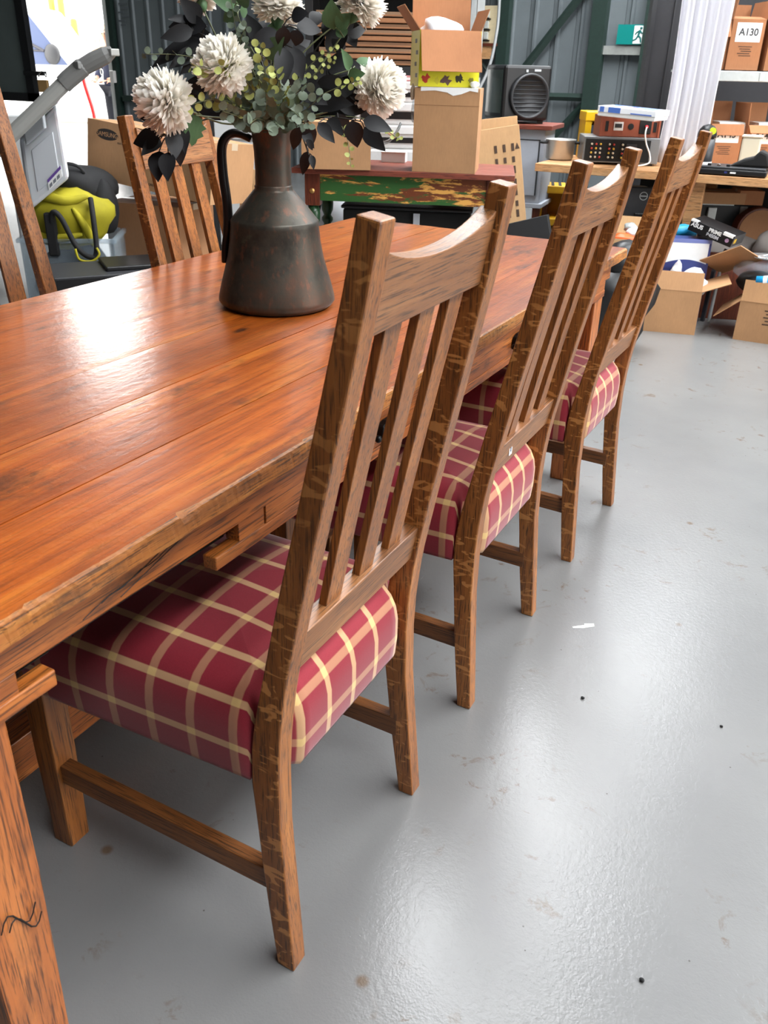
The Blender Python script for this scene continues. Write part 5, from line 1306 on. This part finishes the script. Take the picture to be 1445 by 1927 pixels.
# steel shelf with numbered cartons
SZ = ray_at(1400, 134, 5.75).z
s0 = ray_at(1335, 134, 5.75)
sh = thing('steel_shelf', 'pale steel shelf carrying the row of numbered cartons', 'shelf', (s0.x, s0.y, 0), CAMRZ)
box('shelf_board', (-.1, 0, SZ-.012), (1.1, .45, SZ), M_steel, sh); box('front_lip', (-.1, -.004, SZ-.055), (1.1, .006, SZ), M_steel, sh, bevel=.003)
for x in (-.06, 1.06):
    for y in (.05, .41): box('upright', (x, y, BZ+.001), (x+.04, y+.04, SZ+.6), M_blackm, sh)
for k in range(2): box('lip_bracket', (.30+.32*k, -.008, SZ-.05), (.325+.32*k, -.004, SZ-.005), M_steel, sh)
CG = 'numbered brown cartons on the right-hand shelves'
def num_carton(label, px, py, F, w, h, num, front, fl, d=.28, drz=0.0, size=.052, lab=True):
    b = ray_at(px, py, F)
    t = carton('numbered_carton', label, (b.x, b.y, b.z), CAMRZ+drz, w, d, h, M_cardr, flaps=front, fl=fl, group=CG)
    # move so that the front face stands at the given point
    t.location = b+Matrix.Rotation(CAMRZ+drz, 3, 'Z') @ V(0, d/2, 0)
    if num:
        box('paper_label', (-w*.36, -d/2-.0016, h*.56), (w*.40, -d/2-.0004, h*.94), M_paper, t)
        text('lettering', num, size, plain('label_black', (52, 54, 58), .6), t, Mloc((w*.02, -d/2-.0022, h*.75), (pi/2, 0, 0)), bold=.0012)
    for k in range(5): box('printed_line', (-w*(.22-.05*(k % 3)), -d/2-.0012, h*(.46-.045*k)), (w*(.20-.04*(k % 2)), -d/2-.0003, h*(.475-.045*k)), M_print, t)
    return t
num_carton('brown carton labelled A130 on the steel shelf', 1394, 132, 5.78, .192, .262, 'A130', {'b': 5, 'l': -6, 'r': 8, 'f': -80}, {'b': .09, 'l': .12, 'r': .1, 'f': .10})
num_carton('brown carton at the left end of the steel shelf, half behind the white sheet', 1345, 130, 5.80, .10, .25, None, {'f': 155, 'b': 0}, {'f': .09, 'b': .1})
num_carton('brown carton at the right picture edge on the steel shelf, right of A130', 1466, 134, 5.78, .19, .262, None, {'b': 5, 'l': 4, 'r': 8}, {'b': .09, 'l': .10, 'r': .1})
BT = lambda px, F: ray_at(px, 250, F)
def on_bench_carton(label, px, F, w, h, num, fl, d=.26):
    b = ray_at(px, 250, F); b.z = BZ+.002
    t = num_carton(label, px, 250, F, w, h, num, fl, {'f': .065, 'b': .12, 'l': .12, 'r': .12}, d)
    t.location.z = BZ+.002; return t
on_bench_carton('brown carton labelled A145 on the workbench under the steel shelf', 1367, 5.72, .20, .235, 'A145', {'f': 160, 'l': 4, 'b': 6})
on_bench_carton('brown carton labelled A147 on the workbench at the right picture edge', 1437, 5.72, .20, .232, 'A147', {'f': 130, 'l': 4, 'b': 6})
on_bench_carton('brown carton on the workbench half hidden by the hanging sheet', 1296, 5.9, .16, .235, None, {'f': 120, 'b': 4, 'r': 10})
for px, lab in ((1367, 'stack of white papers inside the carton labelled A145'), (1440, 'stack of white papers inside the carton labelled A147')):
    b = ray_at(px, 250, 5.85); t = thing('paper_stack', lab, 'paper', (b.x, b.y, BZ+.17), CAMRZ)
    box('sheets', (-.08, -.08, 0), (.08, .1, .075), M_paper, t); box('top_sheet', (-.082, -.07, .0755), (.075, .1, .077), M_white2, t)
# ball / helmet on the bench
b = ray_at(1331, 252, 5.3)
t = thing('safety_helmet', 'small black and lime round cap behind the farthest chair post', 'helmet', (b.x, b.y, b.z-.02), CAMRZ)
bm = NB(); lathe(bm, [(.052, 0), (.052, .02), (.045, .045), (.03, .062), (.006, .070)], 24); obj('shell', bm, M_black, t, smooth=True)
bm = NB(); prism(bm, [(.018*cos(2*pi*k/16)+.012, .038+.018*sin(2*pi*k/16)) for k in range(16)], 'y', -.052, -.04); obj('lime_badge', bm, plain('lime_plastic', (190, 200, 30), .4), t)
t_ = t
hb_ = thing('grey_canister', 'grey canister standing on the workbench under the round cap', 'canister', (b.x, b.y, BZ), CAMRZ)
bm = NB(); lathe(bm, [(.05, 0), (.05, b.z-.024-BZ), (.03, b.z-.021-BZ)], 24); obj('canister_body', bm, M_dgrey, hb_, smooth=True); bm = NB(); lathe(bm, [(.051, .02), (.051, .06)], 24); obj('canister_band', bm, M_paper, hb_)
# black equipment on the bench front
p = on_b(1372, 332)
t = thing('turntable_case', 'flat black equipment case with grey fabric over it on the workbench', 'electronics', (p.x, p.y, BZ), brz+.02)
box('base', (-.19, .0, .006), (.19, .24, .034), M_black, t, bevel=.006); box('deck', (-.18, .01, .0345), (.18, .23, .046), M_dgrey, t, bevel=.004); box('blue_light', (-.03, -.002, .015), (-.015, .001, .024), plain('dim_blue', (50, 60, 120), .3), t); box('badge', (.0, -.002, .015), (.03, .001, .023), M_paper, t)
bm = NB(); prism(bm, [(-.02, .046), (.20, .046), (.17, .12), (.13, .135), (.10, .10), (.05, .085)], 'y', .08, .2); obj('black_cover', bm, M_blackm, t, bevel=.012)
for k in range(3): box('control_knob', (-.13+.05*k, .04, .046), (-.11+.05*k, .06, .058), M_chrome if k == 1 else M_black, t, bevel=.003)
t2 = thing('folded_umbrella', 'long dark grey rolled fabric lying over the black equipment', 'fabric roll', on_b(1372, 310), brz)
bm = NB(); tube(bm, smooth_path([V(-.22, .16, .09), V(-.10, .15, .105), V(0, .15, .125), V(.06, .15, .13)]), .018, 10, rs=None); obj('roll', bm, plain('charcoal_fabric', (66, 68, 70), .8, 0, .2), t2, smooth=True); bm = NB(); tube(bm, [(-.235, .165, .088), (-.215, .16, .09)], .012, 8); obj('roll_end', bm, M_paper, t2)
w3 = thing('wooden_brush', 'pale wooden brush lying on the dark rolled fabric', 'brush', on_b(1400, 300), brz+.1)
w3.location.z = BZ
bm = NB(); tube(bm, smooth_path([V(-.03, .18, .150), V(.02, .18, .165), V(.08, .18, .17), V(.12, .18, .162)]), .012, 10, rs=None, flat=1.4); obj('handle', bm, M_ply, w3, smooth=True)
for k in range(4):
    bm = NB(); tube(bm, [(.03+.02*k, .165, .155), (.035+.02*k, .15, .135)], .009, 8); obj('tuft', bm, M_ply, w3, smooth=True)
cb_ = ray_at(1412, 280, 5.45)
t = thing('cream_canister', 'cream plastic tub with a lid on the workbench', 'tub', (cb_.x, cb_.y, BZ), CAMRZ-.4)
zt = ray_at(1412, 254, 5.45).z-BZ
bm = NB(); 
prism(bm, [(-.052, -.045), (.052, -.045), (.052, .045), (-.052, .045)], 'z', 0, zt-.012); obj('tub_body', bm, plain('cream_plastic', (214, 208, 186), .45), t, bevel=.01); box('tub_lid', (-.057, -.05, zt-.012), (.057, .05, zt), plain('cream_lid', (224, 220, 204), .45), t, bevel=.005)
# -------- under / in front of the bench
b = ray_at(1046, 400, 6.4)
t = thing('yellow_step', 'yellow step stool with black striped tread behind the workbench end', 'step stool', (b.x, b.y, 0), CAMRZ-.15)
zt = ray_at(1034, 350, 6.4).z
M_ydk = plain('mustard_plastic', (196, 148, 20), .5, 0, .06)
box('tread', (-.13, 0, zt-.05), (.15, .25, zt), M_ydk, t, bevel=.006)
for k in range(5): box('grip_strip', (-.10+.05*k, .02, zt), (-.08+.05*k, .22, zt+.003), M_blackm, t)
for x in (-.13, .12): box('side', (x, 0, 0), (x+.03, .25, zt-.05), M_ydk, t, bevel=.004)
box('lower_tread', (-.13, -.06, zt-.26), (.15, .2, zt-.21), M_ydk, t, bevel=.006); box('step_back', (-.12, .2, 0), (.14, .22, zt-.05), M_ydk, t)
b = ray_at(1020, 470, 5.0)
t = thing('black_board', 'flat black board leaning behind the end of the dining table', 'board', (b.x, b.y, 0), CAMRZ, rot=(-.15, -.25, CAMRZ))
zt = ray_at(1020, 410, 5.0).z
box('board', (-.08, 0, 0), (.16, .025, zt-.01), M_black, t, bevel=.003); box('edge_strip', (.161, 0, 0), (.168, .025, zt-.01), M_dgrey, t)
b = ray_at(1203, 400, 5.45)
t = thing('computer_monitor', 'black computer monitor turned back to front under the workbench, round logo on it', 'monitor', (b.x, b.y, 0), CAMRZ-.12)
z0 = ray_at(1203, 440, 5.45).z; zt = ray_at(1203, 352, 5.45).z
box('rear_cover', (-.20, 0, z0), (.16, .03, zt), M_dgrey, t, bevel=.008)
bm = NB(); lathe(bm, [(.020, 0), (.024, 0), (.024, .002), (.020, .002), (.020, 0)], 28, cap0=False, cap1=False); o = obj('logo_ring', bm, M_steel, t); o.matrix_basis = Mloc((.01, -.001, zt-.05), (pi/2, 0, 0)); box('logo_bar', (-.008, -.003, zt-.053), (.028, -.001, zt-.047), M_steel, t)
box('mount_plate', (-.03, -.012, z0+.02), (.03, 0, z0+.12), M_black, t, bevel=.004); box('stand', (-.02, -.005, .02), (.02, .04, z0+.03), M_black, t); box('stand_foot', (-.12, -.08, 0), (.12, .1, .02), M_black, t, bevel=.005)
b = ray_at(1160, 352, 5.6)
t = thing('blue_tin', 'blue tin on the shelf under the workbench', 'tin', (b.x+.12, b.y+.06, ray_at(1200, 362, 5.6).z-.02), CAMRZ)
bm = NB(); lathe(bm, [(.05, -.3), (.05, 0), (.052, .004), (.05, .05)], 20); obj('tin_body', bm, plain('blue_tin', (30, 66, 140), .4), t, smooth=True); bm = NB(); lathe(bm, [(.0525, .03), (.0525, .055)], 20); obj('tin_lid', bm, M_steel, t)
b = ray_at(1180, 470, 5.15)
t = carton('parts_box', 'open box of white and orange parts beyond the table corner', (b.x, b.y, 0), CAMRZ-.3, .24, .22, .44, M_card2, flaps={'b': 25, 'r': 60}, fl={'b': .1, 'r': .1})
crumple('orange_part', t, (-.03, -.06, .44), .05, plain('orange_plastic', (226, 90, 30), .45), 61, (1.4, .8, .5)); crumple('white_part', t, (.03, -.03, .47), .045, M_white2, 62, (1.2, .8, .6)); crumple('coil', t, (0, 0, .49), .035, M_steel, 63); box('blue_card', (.06, -.07, .40), (.10, -.06, .52), M_blu, t)
# black bag behind the far table leg
b = ray_at(1158, 560, 4.35)
t = thing('black_bag', 'black bag slumped on the floor behind the far right table leg', 'bag', (b.x, b.y, 0), CAMRZ)
crumple('bag', t, (.0, .05, .24), .20, plain('black_nylon', (20, 21, 23), .45, 0, .3), 71, (.95, .7, 1.25), .45); crumple('bag_top', t, (.03, .05, .44), .12, plain('black_nylon', (20, 21, 23), .45, 0, .3), 72, (1, .7, .8), .5)
# printer and cardboard on the lower shelf
b = ray_at(1335, 425, 5.45)
t = thing('black_printer', 'wide black printer with a pale bracket under the workbench', 'printer', (b.x, b.y, .33), CAMRZ-.05)
z0, zt = ray_at(1335, 425, 5.45).z-.33, ray_at(1335, 383, 5.45).z-.33
box('housing', (-.20, 0, 0), (.26, .3, zt), M_black, t, bevel=.01); box('top_strip', (-.20, -.004, zt-.008), (.12, .01, zt+.002), M_steel, t); box('bracket', (-.03, -.02, z0-.03), (.02, 0, zt-.02), M_steel, t, bevel=.004); box('foot_bracket', (.16, -.015, z0-.03), (.20, 0, zt-.01), plain('grey_bracket', (130, 126, 122), .5), t)
b = ray_at(1350, 378, 5.52)
t = carton('low_carton', 'low flattened brown carton lying on the black printer', (b.x, b.y, .33+zt+.003), CAMRZ-.05, .34, .22, .06, M_card, cat='box')
b = ray_at(1405, 372, 5.5)
t = carton('low_carton', 'small brown carton on the printer beside the round wooden stool', (b.x, b.y, .33+zt+.003), CAMRZ-.1, .14, .2, .075, M_cardr, cat='box')
b = ray_at(1432, 410, 5.35)
t = thing('round_drum', 'round brown drum standing on edge under the workbench at the right', 'drum', (b.x, b.y, .33), CAMRZ)
bm = NB(); prism(bm, [(.13*cos(2*pi*k/32), .13+.13*sin(2*pi*k/32)) for k in range(32)], 'y', 0, .14); obj('drum_shell', bm, M_brown, t, bevel=.004); bm = NB(); prism(bm, [(.118*cos(2*pi*k/32), .13+.118*sin(2*pi*k/32)) for k in range(32)], 'y', -.004, 0); obj('drum_head', bm, M_card3, t)
# heap on the floor in front of the bench
def on_f(px, py): return ray_z(px, py, 0)
q0, q1 = on_f(1208, 622), on_f(1306, 631)
w_ = (q1-q0).length; rz_ = math.atan2(q1.y-q0.y, q1.x-q0.x); D_ = .27
mid = (q0+q1)/2+Matrix.Rotation(rz_, 3, 'Z') @ V(0, D_/2, 0)
ob = carton('open_carton', 'open cardboard box on the floor with packing paper, right of the chairs', (mid.x, mid.y, 0), rz_, w_, D_, .235, M_card, flaps={'f': -20, 'r': 68, 'b': 8, 'l': 30}, fl={'f': .10, 'r': .15, 'b': .13, 'l': .12})
crumple('packing_paper', ob, (.09, .05, .24), .08, M_frost, 81, (1, .8, 1), .5); crumple('packing_paper', ob, (0, .08, .28), .05, M_frost, 82, (.6, .5, 1.4), .5); box('metal_part', (-.12, -.06, .22), (.06, .0, .232), M_steel, ob); box('contents', (-w_/2+.01, -D_/2+.01, .02), (w_/2-.01, D_/2-.01, .19), M_dgrey, ob)
q0, q1 = on_f(1378, 638), on_f(1445, 648)
rz_ = math.atan2(q1.y-q0.y, q1.x-q0.x); d_ = (q1-q0).normalized(); W2 = .38; D2 = .30
mid = q0+d_*W2/2+Matrix.Rotation(rz_, 3, 'Z') @ V(0, D2/2, 0)
rb_ = carton('open_carton', 'open cardboard box on the floor at the right picture edge, shipping text on its side', (mid.x, mid.y, 0), rz_, W2, D2, .21, M_card, flaps={'f': -12, 'b': 5, 'r': 20, 'l': 130}, fl={'f': .11, 'b': .1, 'l': .16})
for k in range(5): box('printed_line', (-.06+.01*(k % 2), -D2/2-.0012, .17-.018*k), (.08-.02*(k % 3), -D2/2-.0003, .176-.018*k), M_print, rb_)
bw = ray_at(1425, 505, 4.75)
t = thing('bubble_wrap_pack', 'bubble-wrapped black part on top of the box at the right picture edge', 'package', (bw.x, bw.y, .22), rz_)
crumple('bubble_wrap', t, (0, .08, .12), .12, M_clear, 91, (1.1, .8, .55), .4); crumple('dark_part', t, (0, .08, .05), .10, M_black, 92, (1.0, .8, .6), .3); crumple('foil_strip', t, (.02, .06, .19), .08, plain('bright_foil', (214, 216, 218), .2, .8), 93, (1.2, .7, .2), .5)
t = thing('blue_roll', 'bright blue plastic roll on the box at the right picture edge', 'roll', ray_at(1438, 530, 4.62), rz_)
bm = NB(); tube(bm, [(-.04, 0, 0), (.05, 0, .01)], .024, 14); obj('roll', bm, plain('sky_blue_plastic', (30, 150, 210), .35), t, smooth=True); bm = NB(); tube(bm, [(-.005, 0, .004), (.015, 0, .007)], .0255, 14); obj('roll_band', bm, M_paper, t)
bp = ray_at(1362, 600, 5.05)
t = thing('brown_board', 'dark red-brown wooden board standing behind the open boxes on the floor', 'board', (bp.x, bp.y, 0), CAMRZ-.1, rot=(-.08, 0, CAMRZ-.12))
box('panel', (-.22, 0, 0), (.24, .025, .36), M_brown, t, bevel=.003); box('top_edge', (-.22, -.004, .362), (.24, .029, .375), M_brown, t, bevel=.003)
# blue and white product box
b0, b1 = ray_at(1258, 505, 4.95), ray_at(1330, 510, 4.95)
t = thing('product_box', 'white and navy product box standing behind the open cardboard box', 'box', ((b0.x+b1.x)/2, (b0.y+b1.y)/2, 0), CAMRZ-.12)
zt = ray_at(1290, 450, 4.95).z; M_nav = plain('navy_print', (50, 60, 118), .4); M_lil = plain('periwinkle_print', (112, 122, 178), .4)
box('body', (-.135, 0, 0), (.105, .12, zt), M_nav, t, bevel=.002); box('white_front', (-.134, -.0015, zt-.145), (.092, -.0003, zt-.004), M_white2, t); box('blue_top_band', (-.135, -.002, zt-.02), (.104, -.0005, zt+.0005), M_lil, t)
bm = NB(); prism(bm, [(-.134, zt-.16)]+[(-.134+.226*k/14, zt-.145+.035*sin(pi*(.12+.76*k/14))) for k in range(15)]+[(.092, zt-.16)], 'y', -.003, -.0016); obj('navy_arc', bm, M_nav, t)
# motherboard box
a0, a1, a2 = ray_at(1293, 432, 5.0), ray_at(1373, 466, 4.85), ray_at(1297, 410, 5.0)
dx = (a1-a0).normalized(); up = (a2-a0); up = (up-dx*up.dot(dx)); hh = up.length; up.normalize(); dyv = up.cross(dx); wl = (a1-a0).length
t = thing('motherboard_box', 'black printed motherboard box lying tilted on the heap under the workbench', 'box', (0, 0, 0))
t.rotation_euler = Matrix((dx, dyv, up)).transposed().to_euler(); t.location = a0
box('body', (0, 0, 0), (wl, .20, hh), M_black, t, bevel=.002); M_grl = plain('dark_grey_print', (62, 62, 62), .5)
box('side_print', (wl+.0002, .0, .002), (wl+.0012, .2, hh-.002), M_grl, t); box('yellow_label', (wl+.0013, .02, hh*.3), (wl+.002, .06, hh*.7), plain('gold_label', (200, 164, 50), .5), t)
text('lettering', 'ASUS', hh*.5, M_paper, t, Mloc((wl*.17, -.001, hh*.62), (pi/2, 0, 0)), bold=.001); text('lettering', 'PRIME', hh*.46, M_paper, t, Mloc((wl*.58, -.001, hh*.72), (pi/2, 0, 0)), bold=.001); text('lettering', 'B450M', hh*.42, plain('silver_ink', (190, 190, 196), .5), t, Mloc((wl*.56, -.001, hh*.30), (pi/2, 0, 0)), bold=.001)
bm = NB(); prism(bm, [(wl*.88+hh*.18*cos(2*pi*k/20), hh*.45+hh*.18*sin(2*pi*k/20)) for k in range(20)], 'y', -.0012, -.0002); bd = obj('round_badge', bm, plain('badge_multi', (150, 120, 150), .5, 0, .5, 0, 60), t)
box('white_sticker', (wl*.75, -.0014, hh*.78), (wl*.98, .03, hh+.001), M_paper, t); box('white_sticker', (.0, -.0014, hh*.85), (wl*.16, .03, hh+.001), M_paper, t)
# grey fabric, blue rag, loose flap
gb = ray_at(1385, 425, 5.12)
t = thing('grey_fabric', 'crumpled grey fabric heaped behind the motherboard box', 'fabric', (gb.x, gb.y, 0), CAMRZ)
zf_ = ray_at(1385, 440, 5.15).z
crumple('fabric', t, (.0, .1, zf_*.55), .24, plain('warm_grey_fabric', (118, 112, 108), .85, 0, .1, .2, 8), 101, (1.5, .42, .78), .22); crumple('fabric_fold', t, (.22, .0, zf_-.05), .09, plain('warm_grey_fabric', (118, 112, 108), .85, 0, .1, .2, 8), 102, (1.2, .6, .9), .3)
b = ray_at(1290, 440, 5.12)
t = thing('blue_rag', 'bright blue plastic rag behind the product box', 'rag', (b.x, b.y, 0), CAMRZ)
crumple('rag', t, (0, .05, b.z), .06, plain('cyan_plastic', (36, 150, 200), .4), 111, (1.2, .6, .8), .5); crumple('rag_bundle', t, (.05, .06, b.z*.5), .14, plain('teal_fabric', (10, 66, 92), .8), 112, (.8, .5, 1.25), .2)
b = ray_at(1375, 490, 4.85)
t = thing('loose_flap', 'loose cardboard sheet sloping out of the heap toward the floor boxes', 'cardboard', b, CAMRZ, rot=(-.5, .45, CAMRZ+.3))
box('sheet', (-.09, -.14, 0), (.09, .14, .005), M_card, t); box('crease', (-.09, .02, .005), (.09, .022, .006), M_card3, t)
b = ray_at(1350, 520, 4.98); t = thing('grey_bracket', 'grey metal bracket poking out of the heap beside the product box', 'bracket', (b.x, b.y, 0), CAMRZ)
zt = ray_at(1350, 470, 4.98).z; bm = NB(); tube(bm, [(-.03, .02, .0), (-.02, .02, zt*.7), (.03, .02, zt)], .014, 4); obj('bracket_arm', bm, M_dgrey, t); bm = NB(); tube(bm, [(.0, .0, .0), (.01, .0, zt*.9)], .010, 6); obj('bracket_rod', bm, M_steel, t)
# litter on the floor
b = on_f(1098, 1179)
t = setp(obj('paper_scrap', (lambda bm: (prism(bm, [(-.030, -.006), (-.005, -.008), (.028, -.002), (.030, .010), (.005, .011), (.004, .004), (-.012, .003), (-.030, -.001)], 'z', 0.0003, .0012), bm)[1])(NB()), M_paper), 'torn white paper scrap on the grey floor beside the chairs', 'scrap'); t.location = b; t.rotation_euler = (0, 0, CAMRZ+.1)
for px, py, r_, lab in ((1096, 1315, .0042, 'black pebble on the floor below the paper scrap'), (1207, 1846, .004, 'brown crumb on the floor near the bottom right'), (1357, 1368, .0032, 'dark crumb on the floor near the right picture edge')):
    b = on_f(px, py); t = crumple('pebble', None, (0, 0, r_*.7), r_, M_blackm, px, (1, .9, .7), .3); t.location = b; setp(t, lab, 'pebble', 'specks of litter on the floor')
